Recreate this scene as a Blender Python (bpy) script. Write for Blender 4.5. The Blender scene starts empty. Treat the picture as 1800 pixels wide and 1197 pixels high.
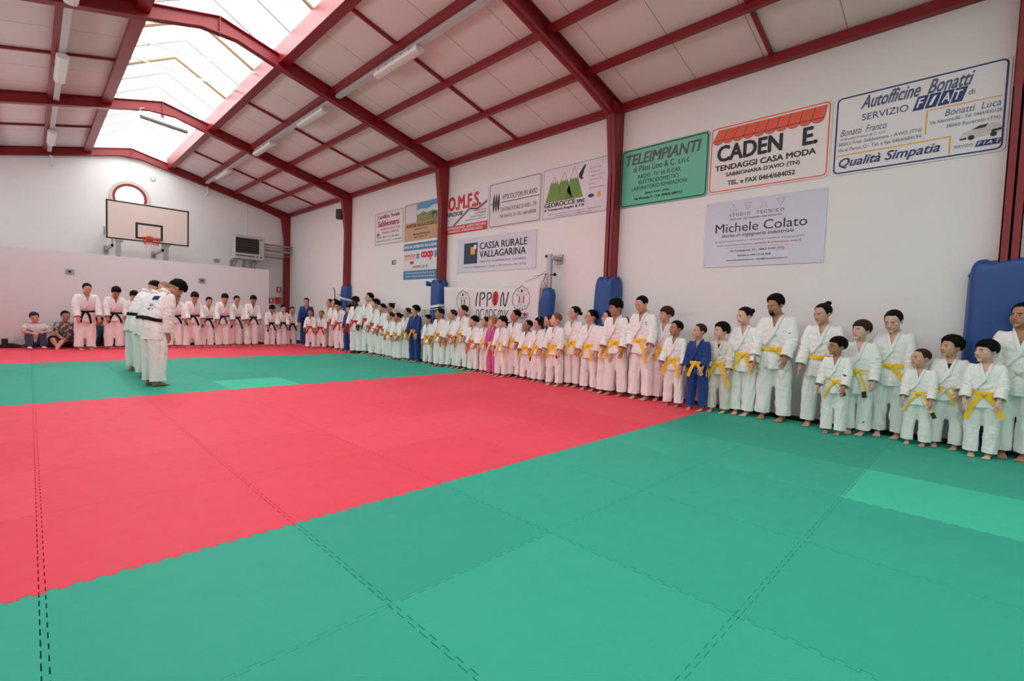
import bpy, bmesh, math, random
import numpy as np
from mathutils import Vector, Matrix
from mathutils.bvhtree import BVHTree
PI = math.pi
C = bpy.context.scene.collection
sc = bpy.context.scene

# ------------------------------------------------------------------ camera
cam_data = bpy.data.cameras.new('camera'); cam = bpy.data.objects.new('camera', cam_data); C.objects.link(cam)
_r = Vector((0.70394147, -0.70932731, 0.03634793)); _u = Vector((0.00935827, 0.06043411, 0.99812832)); _w = Vector((0.71019633, 0.70228376, -0.04918015))
cam.matrix_world = Matrix(((_r.x, _u.x, -_w.x, 0), (_r.y, _u.y, -_w.y, 0), (_r.z, _u.z, -_w.z, 1.27), (0, 0, 0, 1)))
cam_data.sensor_width = 36; cam_data.lens = 16.7915; cam_data.clip_start = 0.02; cam_data.clip_end = 200
sc.camera = cam

# ------------------------------------------------------------------ sky (bright overcast) and exposure
world = bpy.data.worlds.new('overcast_sky'); sc.world = world; world.use_nodes = True
bg = world.node_tree.nodes['Background']; bg.inputs[0].default_value = (0.93, 0.97, 1.0, 1); bg.inputs[1].default_value = 11.0
sc.view_settings.view_transform = 'Standard'; sc.view_settings.look = 'None'; sc.view_settings.gamma = 1
sc.view_settings.use_curve_mapping = False
sc.view_settings.exposure = -0.93
try:
    sc.cycles.use_denoising = True
    sc.cycles.denoiser = 'OPENIMAGEDENOISE'
    sc.cycles.max_bounces = 10; sc.cycles.diffuse_bounces = 7; sc.cycles.transparent_max_bounces = 8
    sc.cycles.glossy_bounces = 3; sc.cycles.transmission_bounces = 4
    sc.cycles.caustics_reflective = False; sc.cycles.caustics_refractive = False
    sc.cycles.sample_clamp_indirect = 12
except Exception: pass

def sky_portal(name, loc, rot, sx, sy):
    l = bpy.data.lights.new(name, 'AREA'); l.shape = 'RECTANGLE'; l.size = sx; l.size_y = sy; l.cycles.is_portal = True
    o = bpy.data.objects.new(name, l); o.location = loc; o.rotation_euler = rot; C.objects.link(o)

# ------------------------------------------------------------------ dimensions of the hall
WR, WL = 7.55, -2.71            # right and left wall faces
RX, RZ, SL = 2.42, 6.40, 0.2495 # ridge line and slope of the underside of the roof
YB, YN = 20.62, -6.0            # far wall and near wall
FY = [20.52, 15.2, 10.0, 4.91, -0.13, -5.3]   # steel frames
def zc(x): return RZ - SL * abs(x - RX)
sky_portal('skylight_portal', (2.42, (YB + YN) / 2, 6.36), (0, 0, 0), 2.0, YB - YN)

# ------------------------------------------------------------------ materials
MATS = {}
def mat(name, col, rough=0.6, metal=0.0, noise=0.0, nscale=8.0, bump=0.0, bscale=60.0, spec=0.5, sheen=0.0, coat=0.0, tex='noise'):
    if name in MATS: return MATS[name]
    m = bpy.data.materials.new(name); m.use_nodes = True; nt = m.node_tree; b = nt.nodes['Principled BSDF']
    b.inputs['Base Color'].default_value = (*col, 1); b.inputs['Roughness'].default_value = rough; b.inputs['Metallic'].default_value = metal
    b.inputs['Specular IOR Level'].default_value = spec
    if sheen: b.inputs['Sheen Weight'].default_value = sheen
    if coat: b.inputs['Coat Weight'].default_value = coat
    tc = nt.nodes.new('ShaderNodeTexCoord')
    if noise:
        n = nt.nodes.new('ShaderNodeTexNoise'); n.inputs['Scale'].default_value = nscale; n.inputs['Detail'].default_value = 4
        nt.links.new(tc.outputs['Object'], n.inputs['Vector'])
        mx = nt.nodes.new('ShaderNodeMix'); mx.data_type = 'RGBA'
        mx.inputs[6].default_value = (*[c * (1 - noise) for c in col], 1); mx.inputs[7].default_value = (*[min(1, c * (1 + noise)) for c in col], 1)
        nt.links.new(n.outputs['Fac'], mx.inputs[0]); nt.links.new(mx.outputs[2], b.inputs['Base Color'])
    if bump:
        n2 = nt.nodes.new('ShaderNodeTexNoise'); n2.inputs['Scale'].default_value = bscale; n2.inputs['Detail'].default_value = 3
        nt.links.new(tc.outputs['Object'], n2.inputs['Vector'])
        bp = nt.nodes.new('ShaderNodeBump'); bp.inputs['Strength'].default_value = bump; bp.inputs['Distance'].default_value = 0.01
        nt.links.new(n2.outputs['Fac'], bp.inputs['Height']); nt.links.new(bp.outputs['Normal'], b.inputs['Normal'])
    MATS[name] = m
    return m
def srgb(r, g, b):
    f = lambda v: (v / 255 / 12.92) if v / 255 <= 0.04045 else ((v / 255 + 0.055) / 1.055) ** 2.4
    return (f(r), f(g), f(b))
M_wall = mat('white_wall_paint', srgb(236, 233, 231), 0.75, noise=0.02, nscale=1.2, bump=0.15, bscale=220)
M_part = mat('partition_board', srgb(228, 223, 224), 0.7, noise=0.015, nscale=2)
M_red = mat('red_steel_paint', srgb(136, 22, 29), 0.38, noise=0.08, nscale=6, spec=0.5)
M_redd = mat('red_window_frame', srgb(150, 34, 50), 0.4)
M_gal = mat('galvanised_steel', srgb(170, 172, 174), 0.4, metal=0.7, noise=0.06, nscale=20)
M_tray = mat('grey_cable_tray', srgb(200, 200, 200), 0.45, noise=0.03)
M_black = mat('black_rubber', srgb(22, 22, 24), 0.6, noise=0.1)
M_conc = mat('dark_concrete_floor', srgb(60, 58, 58), 0.8, noise=0.2, nscale=5)
M_plast = mat('white_plastic', srgb(232, 232, 230), 0.35, noise=0.01)
M_beige = mat('beige_window_trim', srgb(205, 196, 182), 0.7, noise=0.03)
M_brown = mat('brown_weathered_bar', srgb(140, 118, 92), 0.6, noise=0.25, nscale=30)
M_blue = mat('blue_pad_vinyl', srgb(30, 74, 140), 0.42, noise=0.06, nscale=4, bump=0.5, bscale=7, spec=0.5)
M_heat = mat('grey_heater_casing', srgb(188, 186, 180), 0.4)
M_white = mat('white_paint', srgb(240, 240, 238), 0.5)

def ceiling_material():
    m = bpy.data.materials.new('white_roof_panels'); m.use_nodes = True; nt = m.node_tree; b = nt.nodes['Principled BSDF']
    b.inputs['Roughness'].default_value = 0.55
    tc = nt.nodes.new('ShaderNodeTexCoord'); sp = nt.nodes.new('ShaderNodeSeparateXYZ'); nt.links.new(tc.outputs['Object'], sp.inputs[0])
    def math_(op, a, v=None):
        n = nt.nodes.new('ShaderNodeMath'); n.operation = op
        if hasattr(a, 'links'): nt.links.new(a, n.inputs[0])
        else: n.inputs[0].default_value = a
        if v is not None:
            if hasattr(v, 'links'): nt.links.new(v, n.inputs[1])
            else: n.inputs[1].default_value = v
        return n.outputs[0]
    y = math_('ADD', sp.outputs['Y'], 20.0)
    fr = math_('FRACT', math_('DIVIDE', y, 1.0))
    joint = math_('LESS_THAN', math_('ABSOLUTE', math_('SUBTRACT', fr, 0.5)), 0.006)
    rib = math_('SINE', math_('MULTIPLY', y, 2 * PI / 0.05))
    n = nt.nodes.new('ShaderNodeTexNoise'); n.inputs['Scale'].default_value = 1.3; nt.links.new(tc.outputs['Object'], n.inputs['Vector'])
    mx = nt.nodes.new('ShaderNodeMix'); mx.data_type = 'RGBA'
    mx.inputs[6].default_value = (*srgb(224, 213, 212), 1); mx.inputs[7].default_value = (*srgb(234, 223, 222), 1); nt.links.new(n.outputs['Fac'], mx.inputs[0])
    m2 = nt.nodes.new('ShaderNodeMix'); m2.data_type = 'RGBA'; nt.links.new(joint, m2.inputs[0]); nt.links.new(mx.outputs[2], m2.inputs[6]); m2.inputs[7].default_value = (*srgb(150, 140, 140), 1)
    nt.links.new(m2.outputs[2], b.inputs['Base Color'])
    bp = nt.nodes.new('ShaderNodeBump'); bp.inputs['Strength'].default_value = 0.12; bp.inputs['Distance'].default_value = 0.004
    nt.links.new(rib, bp.inputs['Height']); nt.links.new(bp.outputs['Normal'], b.inputs['Normal'])
    return m
M_ceil = ceiling_material()

def skylight_material():
    m = bpy.data.materials.new('translucent_corrugated_sheet'); m.use_nodes = True; nt = m.node_tree
    for n in list(nt.nodes): nt.nodes.remove(n)
    out = nt.nodes.new('ShaderNodeOutputMaterial'); tr = nt.nodes.new('ShaderNodeBsdfTransparent'); tl = nt.nodes.new('ShaderNodeBsdfTranslucent'); mx = nt.nodes.new('ShaderNodeMixShader')
    n = nt.nodes.new('ShaderNodeTexNoise'); n.inputs['Scale'].default_value = 3; tc = nt.nodes.new('ShaderNodeTexCoord'); nt.links.new(tc.outputs['Object'], n.inputs['Vector'])
    cr = nt.nodes.new('ShaderNodeValToRGB'); cr.color_ramp.elements[0].color = (0.80, 0.78, 0.72, 1); cr.color_ramp.elements[1].color = (0.97, 0.97, 0.95, 1)
    nt.links.new(n.outputs['Fac'], cr.inputs[0]); nt.links.new(cr.outputs[0], tl.inputs[0])
    tr.inputs[0].default_value = (0.95, 0.96, 0.96, 1); mx.inputs[0].default_value = 0.45
    nt.links.new(tr.outputs[0], mx.inputs[1]); nt.links.new(tl.outputs[0], mx.inputs[2]); nt.links.new(mx.outputs[0], out.inputs[0])
    return m
M_sky = skylight_material()
def glass_material():
    m = bpy.data.materials.new('window_glass'); m.use_nodes = True; nt = m.node_tree
    for n in list(nt.nodes): nt.nodes.remove(n)
    out = nt.nodes.new('ShaderNodeOutputMaterial'); tr = nt.nodes.new('ShaderNodeBsdfTransparent'); gl = nt.nodes.new('ShaderNodeBsdfGlossy'); mx = nt.nodes.new('ShaderNodeMixShader')
    gl.inputs['Roughness'].default_value = 0.03; mx.inputs[0].default_value = 0.06
    nt.links.new(tr.outputs[0], mx.inputs[1]); nt.links.new(gl.outputs[0], mx.inputs[2]); nt.links.new(mx.outputs[0], out.inputs[0])
    return m
M_glass = glass_material()

def mat_foam(name, col):
    m = mat(name, col, 0.62, noise=0.045, nscale=1.7, spec=0.35)
    nt = m.node_tree; b = nt.nodes['Principled BSDF']
    tc = nt.nodes.new('ShaderNodeTexCoord')
    # woven straw pattern pressed in the surface, fine scuffs in the gloss
    w = nt.nodes.new('ShaderNodeTexWave'); w.inputs['Scale'].default_value = 28; w.bands_direction = 'DIAGONAL'; w.inputs['Distortion'].default_value = 0.6
    nt.links.new(tc.outputs['Object'], w.inputs['Vector'])
    bp = nt.nodes.new('ShaderNodeBump'); bp.inputs['Strength'].default_value = 0.10; bp.inputs['Distance'].default_value = 0.002
    nt.links.new(w.outputs['Fac'], bp.inputs['Height']); nt.links.new(bp.outputs['Normal'], b.inputs['Normal'])
    n = nt.nodes.new('ShaderNodeTexNoise'); n.inputs['Scale'].default_value = 9; n.inputs['Detail'].default_value = 6; nt.links.new(tc.outputs['Object'], n.inputs['Vector'])
    mr = nt.nodes.new('ShaderNodeMapRange'); mr.inputs[3].default_value = 0.5; mr.inputs[4].default_value = 0.75
    nt.links.new(n.outputs['Fac'], mr.inputs[0]); nt.links.new(mr.outputs[0], b.inputs['Roughness'])
    return m
M_mat_red = [mat_foam('red_foam_%s' % a, srgb(*c)) for a, c in (('mid', (246, 76, 96)), ('deep', (243, 72, 92)), ('pale', (247, 80, 99)))]
M_mat_green = [mat_foam('green_foam_%s' % a, srgb(*c)) for a, c in (('mid', (46, 172, 144)), ('deep', (43, 167, 140)), ('pale', (50, 176, 148)))]
M_mat_light = mat_foam('light_green_foam', srgb(60, 202, 164))

# ------------------------------------------------------------------ mesh helpers
class MB:
    """collects shapes and links them as ONE mesh object"""
    def __init__(s): s.v = []; s.f = []; s.m = []; s.slot = 0
    def add(s, vs, fs):
        o = len(s.v); s.v += [tuple(p) for p in vs]; s.f += [tuple(i + o for i in f) for f in fs]; s.m += [s.slot] * len(fs); return s
    def box(s, a, b, M=None):
        x0, y0, z0 = a; x1, y1, z1 = b
        vs = [Vector(p) for p in ((x0, y0, z0), (x1, y0, z0), (x1, y1, z0), (x0, y1, z0), (x0, y0, z1), (x1, y0, z1), (x1, y1, z1), (x0, y1, z1))]
        if M is not None: vs = [M @ p for p in vs]
        return s.add(vs, [(3, 2, 1, 0), (4, 5, 6, 7), (0, 1, 5, 4), (1, 2, 6, 5), (2, 3, 7, 6), (3, 0, 4, 7)])
    def prism(s, poly, h0, h1, M):
        """poly in local xy, extruded in local z, placed by M"""
        n = len(poly); vs = [M @ Vector((x, y, h0)) for x, y in poly] + [M @ Vector((x, y, h1)) for x, y in poly]
        fs = [tuple(range(n))[::-1], tuple(range(n, 2 * n))] + [(i, (i + 1) % n, n + (i + 1) % n, n + i) for i in range(n)]
        return s.add(vs, fs)
    def tube(s, pts, r, n=8, caps=True, ry=None):
        pts = [Vector(p) for p in pts]; k = len(pts); rs = r if isinstance(r, (list, tuple)) else [r] * k
        up = Vector((0, 0, 1)); vs = []; px = None
        for i, p in enumerate(pts):
            t = (pts[min(i + 1, k - 1)] - pts[max(i - 1, 0)]).normalized()
            if px is None: a = t.cross(up if abs(t.z) < 0.9 else Vector((1, 0, 0))).normalized()
            else: a = (px - t * px.dot(t)).normalized()
            px = a; b = t.cross(a)
            q = rs[i] if ry is None else ry
            for j in range(n):
                an = 2 * PI * j / n; vs.append(p + a * math.cos(an) * rs[i] + b * math.sin(an) * q)
        fs = [(i * n + j, i * n + (j + 1) % n, (i + 1) * n + (j + 1) % n, (i + 1) * n + j) for i in range(k - 1) for j in range(n)]
        if caps: fs += [tuple(range(n))[::-1], tuple(range((k - 1) * n, k * n))]
        return s.add(vs, fs)
    def loft(s, rings, caps=True):
        n = len(rings[0]); vs = [p for r in rings for p in r]; k = len(rings)
        fs = [(i * n + j, i * n + (j + 1) % n, (i + 1) * n + (j + 1) % n, (i + 1) * n + j) for i in range(k - 1) for j in range(n)]
        if caps: fs += [tuple(range(n))[::-1], tuple(range((k - 1) * n, k * n))]
        return s.add(vs, fs)
    def ball(s, c, r, nu=16, nv=10, M=None):
        rx, ry, rz = r if isinstance(r, (tuple, list)) else (r, r, r); c = Vector(c); vs = []
        for i in range(1, nv):
            th = PI * i / nv
            for j in range(nu):
                p = Vector((rx * math.sin(th) * math.cos(2 * PI * j / nu), ry * math.sin(th) * math.sin(2 * PI * j / nu), rz * math.cos(th)))
                vs.append(c + (M @ p if M is not None else p))
        t = Vector((0, 0, rz)); vs += [c + (M @ t if M is not None else t), c - (M @ t if M is not None else t)]
        a = len(vs) - 2; fs = []
        for i in range(nv - 2):
            for j in range(nu): fs.append((i * nu + j, (i + 1) * nu + j, (i + 1) * nu + (j + 1) % nu, i * nu + (j + 1) % nu))
        for j in range(nu): fs.append((a, j, (j + 1) % nu)); fs.append((a + 1, (nv - 2) * nu + (j + 1) % nu, (nv - 2) * nu + j))
        return s.add(vs, fs)
    def mesh(s, name):
        me = bpy.data.meshes.new(name); me.from_pydata(s.v, [], s.f); me.validate()
        if max(s.m, default=0): me.polygons.foreach_set('material_index', s.m[:len(me.polygons)])
        return me
    def build(s, name, m, parent=None, smooth=False, label=None, M=None, bevel=0):
        me = s.mesh(name)
        for k in (m if isinstance(m, (list, tuple)) else [m]): me.materials.append(k)
        if smooth: me.polygons.foreach_set('use_smooth', [True] * len(me.polygons))
        o = bpy.data.objects.new(name, me); C.objects.link(o)
        if parent is not None: o.parent = parent
        if M is not None: o.matrix_local = M
        if label: o['label'] = label
        if bevel:
            b = o.modifiers.new('bevel', 'BEVEL'); b.width = bevel; b.segments = 2; b.limit_method = 'ANGLE'
        return o
def tag(o, label=None, cat=None, group=None, kind=None):
    if label: o['label'] = label
    if cat: o['category'] = cat
    if group: o['group'] = group
    if kind: o['kind'] = kind
    return o
def thing(name, label, cat, M=None, group=None):
    o = bpy.data.objects.new(name, None); C.objects.link(o); o.empty_display_size = 0.1
    if M is not None: o.matrix_world = M if isinstance(M, Matrix) else Matrix.Translation(M)
    return tag(o, label, cat, group)
def dup(root, M, label=None):
    r = root.copy(); C.objects.link(r); r.matrix_world = M
    if label: r['label'] = label
    for ch in list(root.children):
        c = ch.copy(); C.objects.link(c); c.parent = r
        for g in ch.children:
            d = g.copy(); C.objects.link(d); d.parent = c
    return r
I4 = Matrix.Identity(4)
MXZ = Matrix(((1, 0, 0, 0), (0, 0, 1, 0), (0, 1, 0, 0), (0, 0, 0, 1)))   # local xy -> world xz, extruded along y

# ------------------------------------------------------------------ setting: floor, walls, ceiling, skylight
tag(MB().box((WL, YN, -0.12), (WR, YB, -0.042)).build('floor', M_conc), kind='structure')
# far wall with a round window opening and the skylight gable above
def arc(cx, cz, r, n, a0=0, a1=2 * PI): return [(cx + r * math.cos(a0 + (a1 - a0) * i / n), cz + r * math.sin(a0 + (a1 - a0) * i / n)) for i in range(n + 1)]
WCX, WCZ, WRR = 2.40, 4.78, 0.46
out = [(WL, -0.12), (WR, -0.12), (WR, zc(WR)), (3.54, zc(3.54)), (3.54, 6.36), (2.42, 7.02), (1.30, 6.36), (1.30, zc(1.30)), (WL, zc(WL))]
tp = WCZ + WRR
poly = [(WCX, -0.12)] + [(WR, -0.12)] + out[2:5] + [(2.42, 7.02), (WCX, 7.02)] + arc(WCX, WCZ, WRR, 24, PI / 2, -PI / 2)
polyl = [(WCX, 7.0)] + out[6:9] + [(WL, -0.12), (WCX, -0.12)] + arc(WCX, WCZ, WRR, 24, -PI / 2, -3 * PI / 2)
b = MB(); b.prism(poly, YB, YB + 0.2, MXZ); b.prism(polyl, YB, YB + 0.2, MXZ)
tag(b.build('wall_back', M_wall), kind='structure')
tag(MB().box((WR, YN, -0.12), (WR + 0.2, YB + 0.2, zc(WR) + 0.15)).build('wall_right', M_wall), kind='structure')
ADDED_LW = [(FY[i + 1] + 0.75, FY[i] - 0.75) for i in range(5)]; LZ0, LZ1 = 3.0, 4.2  # window band added in the unseen left wall to brighten the hall
b = MB(); b.box((WL - 0.2, YN, -0.12), (WL, YB + 0.2, LZ0)); b.box((WL - 0.2, YN, LZ1), (WL, YB + 0.2, zc(WL) + 0.15)); e_ = sorted([YN] + [q for w_ in ADDED_LW for q in w_] + [YB + 0.2])
for i in range(0, len(e_), 2): b.box((WL - 0.2, e_[i], LZ0), (WL, e_[i + 1], LZ1))
tag(b.build('wall_left', M_wall), kind='structure')
for k, (ya, yb_) in enumerate(ADDED_LW):
    r_ = MB(); 
    for q in (ya, yb_ - 0.06): r_.box((WL - 0.14, q, LZ0), (WL - 0.08, q + 0.06, LZ1))
    for q in (LZ0, LZ1 - 0.06): r_.box((WL - 0.14, ya + 0.06, q), (WL - 0.08, yb_ - 0.06, q + 0.06))
    for q in (1, 2): r_.box((WL - 0.13, ya + (yb_ - ya) * q / 3 - 0.025, LZ0 + 0.06), (WL - 0.09, ya + (yb_ - ya) * q / 3 + 0.025, LZ1 - 0.06))
    w_ = tag(r_.build('window_%d' % (7 + k), M_redd), kind='structure'); MB().box((WL - 0.115, ya + 0.06, LZ0 + 0.06), (WL - 0.11, yb_ - 0.06, LZ1 - 0.06)).build('window_pane', M_glass, w_)  # frame and pane of an added window, there for extra daylight
    sky_portal('window_portal_%d' % (k + 1), (WL - 0.05, (ya + yb_) / 2, (LZ0 + LZ1) / 2), (0, math.radians(-90), 0), LZ1 - LZ0 - 0.1, yb_ - ya - 0.1)
b = MB(); b.prism([(WL, -0.12), (WR, -0.12), (WR, zc(WR)), (3.54, 6.12), (3.54, 6.36), (2.42, 7.0), (1.30, 6.36), (1.30, 6.12), (WL, zc(WL))], YN - 0.2, YN, MXZ)
tag(b.build('wall_front', M_wall), kind='structure')
# two roof slopes in one ceiling
b = MB()
for s in (1, -1):
    xa, xe = RX + s * 1.13, (WR + 0.2 if s > 0 else WL - 0.2)
    b.prism([(xa, zc(xa)), (xe, zc(xe)), (xe, zc(xe) + 0.12), (xa, zc(xa) + 0.12)], YN - 0.2, YB + 0.2, MXZ)
    b.box((min(xa, xa - s * 0.03), YN - 0.2, zc(xa)), (max(xa, xa - s * 0.03), YB + 0.2, 6.40))
tag(b.build('ceiling', M_ceil), kind='structure')
tag(MB().box((WR - 0.012, YN, -0.042), (WR, YB, 0.03)).build('baseboard_right', M_black), kind='structure')
tag(MB().box((WL, YB - 0.012, -0.042), (WR - 0.012, YB, 0.04)).build('baseboard_back', M_black), kind='structure')
# ridge skylight: corrugated translucent sheets, one window per bay
ys = [YN] + FY[::-1][1:-1] + [YB]
ys = [YN, FY[4], FY[3], FY[2], FY[1], YB]
for k in range(5):
    y0, y1 = ys[k], ys[k + 1]
    root = tag(MB().box((1.27, y0, 6.34), (1.33, y1, 6.40)).box((3.51, y0, 6.34), (3.57, y1, 6.40)).build('window_%d' % (k + 1), M_gal), kind='structure')
    for s in (1, -1):
        n = max(2, int(round((y1 - y0) / 0.04))); xs = [0, 0.56, 1.12]
        vs = []; fs = []
        for i in range(n + 1):
            y = y0 + (y1 - y0) * i / n; dz = 0.018 * (1 if (i // 2) % 2 else -1)
            for x in xs: vs.append((RX + s * x, y, 7.0 + dz - x * 0.5536))
        for i in range(n):
            for j in range(2): fs.append((i * 3 + j, i * 3 + j + 1, i * 3 + j + 4, i * 3 + j + 3))
        MB().add(vs, fs).build('skylight_sheet', M_sky, root)
    m = int(round((y1 - y0) / 1.04))
    for i in range(m):
        y = y0 + (y1 - y0) * (i + 0.5) / m
        thick = 0.036 if k < 4 and i in (1, 3) else 0.017
        b = MB()
        for s in (1, -1):
            b.tube([(RX, y, 6.96), (RX + s * 1.1, y, 6.35)], thick, 6)
        b.build('skylight_rib', M_brown if thick > 0.02 else M_gal, root)
# struts that open the skylight
for (a, c2, lb) in (((1.45, 12.02, 6.36), (3.48, 11.37, 6.25), 'upper'), ((1.45, 12.5, 6.2), (3.48, 12.75, 6.3), 'lower')):
    o = thing('skylight_strut', '%s white metal rod crossing under the open skylight bay' % ('farther' if lb == 'lower' else 'nearer'), 'rod', (a[0], a[1], a[2]))
    v = Vector(c2) - Vector(a)
    MB().tube([(0, 0, 0), v], 0.018, 8).build('rod', M_plast, o)
    MB().tube([(0, 0, -0.05), (0.02, 0, 0.16)], 0.035, 10).build('motor', M_gal, o)
# round window on the far wall
w6 = tag(MB().loft([[Vector((WCX + r * math.cos(t * PI / 24), y, WCZ + r * math.sin(t * PI / 24))) for t in range(48)] for r, y in ((0.46, YB + 0.05), (0.46, YB + 0.0), (0.38, YB + 0.0), (0.38, YB + 0.05), (0.46, YB + 0.05))], caps=False).build('window_6', M_redd, smooth=False), kind='structure')
MB().loft([[Vector((WCX + r * math.cos(t * PI / 24), y, WCZ + r * math.sin(t * PI / 24))) for t in range(48)] for r, y in ((0.46, YB + 0.05), (0.46, YB - 0.03), (0.55, YB - 0.03), (0.55, YB + 0.0))], caps=False).build('window_trim', M_beige, w6)
MB().prism(arc(WCX, WCZ, 0.385, 40)[:-1], YB + 0.03, YB + 0.036, MXZ).build('window_pane', M_glass, w6)

# ------------------------------------------------------------------ steel frames
def rafter(b, s, y, hw=0.075):
    # top follows the roof underside; deeper at the eave, chamfered under the ridge
    xe = (WR if s > 0 else WL)
    xs_ = [0.0, 0.28, 1.1, 4.0, 4.75, 5.13]; dp = [0.30, 0.30 - 0.28 * SL + 0.0, 0.25, 0.25, 0.30, 0.40]
    top = [(RX + s * x, zc(RX + x)) for x in xs_]; bot = [(RX + s * x, zc(RX + x) - d) for x, d in zip(xs_, dp)]
    bot[1] = (bot[1][0], bot[0][1])
    def P(poly, y0, y1): b.prism(poly, y0, y1, MXZ)
    P(top + bot[::-1], y - 0.012, y + 0.012)
    up = [(x, z - 0.016) for x, z in top]; P(top + up[::-1], y - hw, y + hw)
    dn = [(x, z + 0.016) for x, z in bot]; P(dn + bot[::-1], y - hw, y + hw)
frame_labels = ['red steel roof frame against the far wall, behind the basketball backboard', 'red steel frame second from the far wall, with the grey lamp hanging under its ridge', 'red steel frame in the middle of the hall, its column beside the banner', 'red steel frame whose column stands left of the green sign', 'red steel frame whose column stands at the right edge, by the largest blue pad', 'red steel frame behind the camera end of the hall']
for k, y in enumerate(FY):
    t = thing('portal_frame', frame_labels[k], 'steel frame', (RX, y, 0))
    Mi = Matrix.Translation((-RX, -y, 0))
    for s in (1, -1):
        b = MB(); rafter(b, s, y); b.build('rafter', M_red, t, M=Mi)
        xe = WR - 0.002 if s > 0 else WL + 0.002
        b = MB(); zt = zc(xe) - 0.02
        # tapering I column
        for (za, zb_, da, db) in ((-0.04, 3.9, 0.20, 0.20), (3.9, zt, 0.20, 0.36)):
            def Q(y0, y1, o0, o1):
                b.prism([(xe - s * (da - o0 if o0 else 0), za), (xe - s * da, za), (xe - s * db, zb_), (xe - s * (db - o1 if o1 else 0), zb_)], y0, y1, MXZ)
            Q(y - 0.08, y + 0.08, 0.014, 0.014); Q(y - 0.01, y + 0.01, 0, 0)
            b.box((min(xe, xe - s * 0.014), y - 0.08, za), (max(xe, xe - s * 0.014), y + 0.08, zb_))
            # boxed side plates that close the profile above the pads
            for q in (-0.0745, 0.0745):
                b.prism([(xe, za), (xe - s * da, za), (xe - s * db, zb_), (xe, zb_)], y + q - 0.005, y + q + 0.005, MXZ)
        b.build('column', M_red, t, M=Mi)
    MB().box((-0.008, -0.07, 6.085), (0.008, 0.07, 6.395)).build('ridge_plate', M_red, t)
    if k == 1: MB().box((-0.03, -0.03, 6.02), (0.03, 0.03, 6.10)).build('lamp_lug', M_red, t)
pur = [(4.48, 'carrying the cable tray and lamps, right slope'), (5.50, 'middle of the right roof slope'), (6.48, 'second from the right wall on the roof'), (7.49, 'red eave beam along the top of the right wall'),
       (0.36, 'carrying the cable tray and lamps, left slope'), (-0.66, 'middle of the left roof slope'), (-1.64, 'second from the left wall on the roof'), (-2.65, 'red eave beam along the top of the left wall')]
for x, lb in pur:
    t = tag(MB().box((-0.04 if abs(x - RX) < 5 else -0.055, YN, -0.13 if abs(x - RX) > 5 else -0.11), (0.04 if abs(x - RX) < 5 else 0.055, YB - 0.005, 0.0)).build('roof_purlin', M_red),
            lb if lb.startswith('red') else 'long red steel purlin ' + lb, 'roof beam')
    t.location = (x, 0, zc(x) - 0.012)
for x, lb in ((3.51, 'right'), (1.33, 'left')):
    b = MB(); b.box((-0.09, YN, -0.14), (0.09, YB - 0.005, 0.22))
    t = tag(b.build('skylight_beam', M_red), 'deep red steel beam along the %s edge of the ridge skylight' % lb, 'roof beam'); t.location = (x, 0, zc(x))
mid = [(FY[i] + FY[i + 1]) / 2 for i in range(5)]
wn = ['nearest the far wall', 'second from the far wall', 'between the third and the middle frame', 'over the green and orange signs', 'behind the camera end']
for k, y in enumerate(mid):
    for s in (1, -1):
        b = MB(); xa, xe = 1.18, 5.05
        b.prism([(s * xa, zc(RX + xa)), (s * xe, zc(RX + xe)), (s * xe, zc(RX + xe) - 0.05), (s * xa, zc(RX + xa) - 0.05)], -0.025, 0.025, MXZ)
        t = tag(b.build('roof_tie', M_red), 'thin red steel tie across the %s roof slope, %s' % ('right' if s > 0 else 'left', wn[k]), 'roof beam'); t.location = (RX, y, -0.004)
# cable trays, one length per bay between the frames
for x, lb in ((4.58, 'right'), (0.46, 'left')):
    for k in range(5):
        y0, y1 = FY[k + 1] + 0.09, FY[k] - 0.09; L = y1 - y0
        b = MB(); b.box((-0.05, 0, -0.03), (0.05, L, 0.0)); b.box((-0.05, 0, 0), (-0.045, L, 0.03)); b.box((0.045, 0, 0), (0.05, L, 0.03))
        t = tag(b.build('cable_tray', M_tray), 'pale grey cable tray on the %s roof slope, %s' % (lb, wn[k]), 'cable tray', 'cable trays'); t.location = (x, y0, zc(x) - 0.13)
    t = tag(MB().tube([(0, -0.16, -0.02), (0.03, -0.10, -0.06), (0.05, -0.05, -0.2), (0.02, -0.02, -0.34)], 0.022, 8).build('cable_conduit', M_plast, smooth=True), 'white conduit bending down the far wall from the %s cable tray' % lb, 'pipe'); t.location = (x + 0.02, YB, zc(x) - 0.22)
# lamps under the trays
def lamp(label, x, y, z):
    t = thing('ceiling_lamp', label, 'ceiling lamp', (x, y, z), 'lamps on the cable trays')
    b = MB(); b.box((-0.06, -0.66, -0.03), (0.06, 0.66, 0.0)); b.build('lamp_housing', M_tray, t, bevel=0.004)
    b = MB(); prof = [(-0.085, -0.028), (-0.092, -0.06), (-0.075, -0.10), (-0.03, -0.115), (0.03, -0.115), (0.075, -0.10), (0.092, -0.06), (0.085, -0.028)]
    b.loft([[Vector((px * q, yy, pz)) for px, pz in prof] for yy, q in ((-0.69, 0.9), (-0.67, 1), (0.67, 1), (0.69, 0.9))]); b.build('lamp_diffuser', mat('lamp_diffuser_plastic', srgb(228, 228, 226), 0.25, noise=0.01), t)
    b = MB()
    for i in range(5):
        for s in (-1, 1): b.box((s * 0.09 - 0.006, -0.5 + i * 0.25 - 0.02, -0.055), (s * 0.09 + 0.006, -0.5 + i * 0.25 + 0.02, -0.02))
    b.build('lamp_clip', M_gal, t)
    return t
zl = zc(4.58) - 0.16
L0 = lamp('unlit white strip lamp on the right tray, nearest the camera', 4.58, 7.6, zl)
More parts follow.
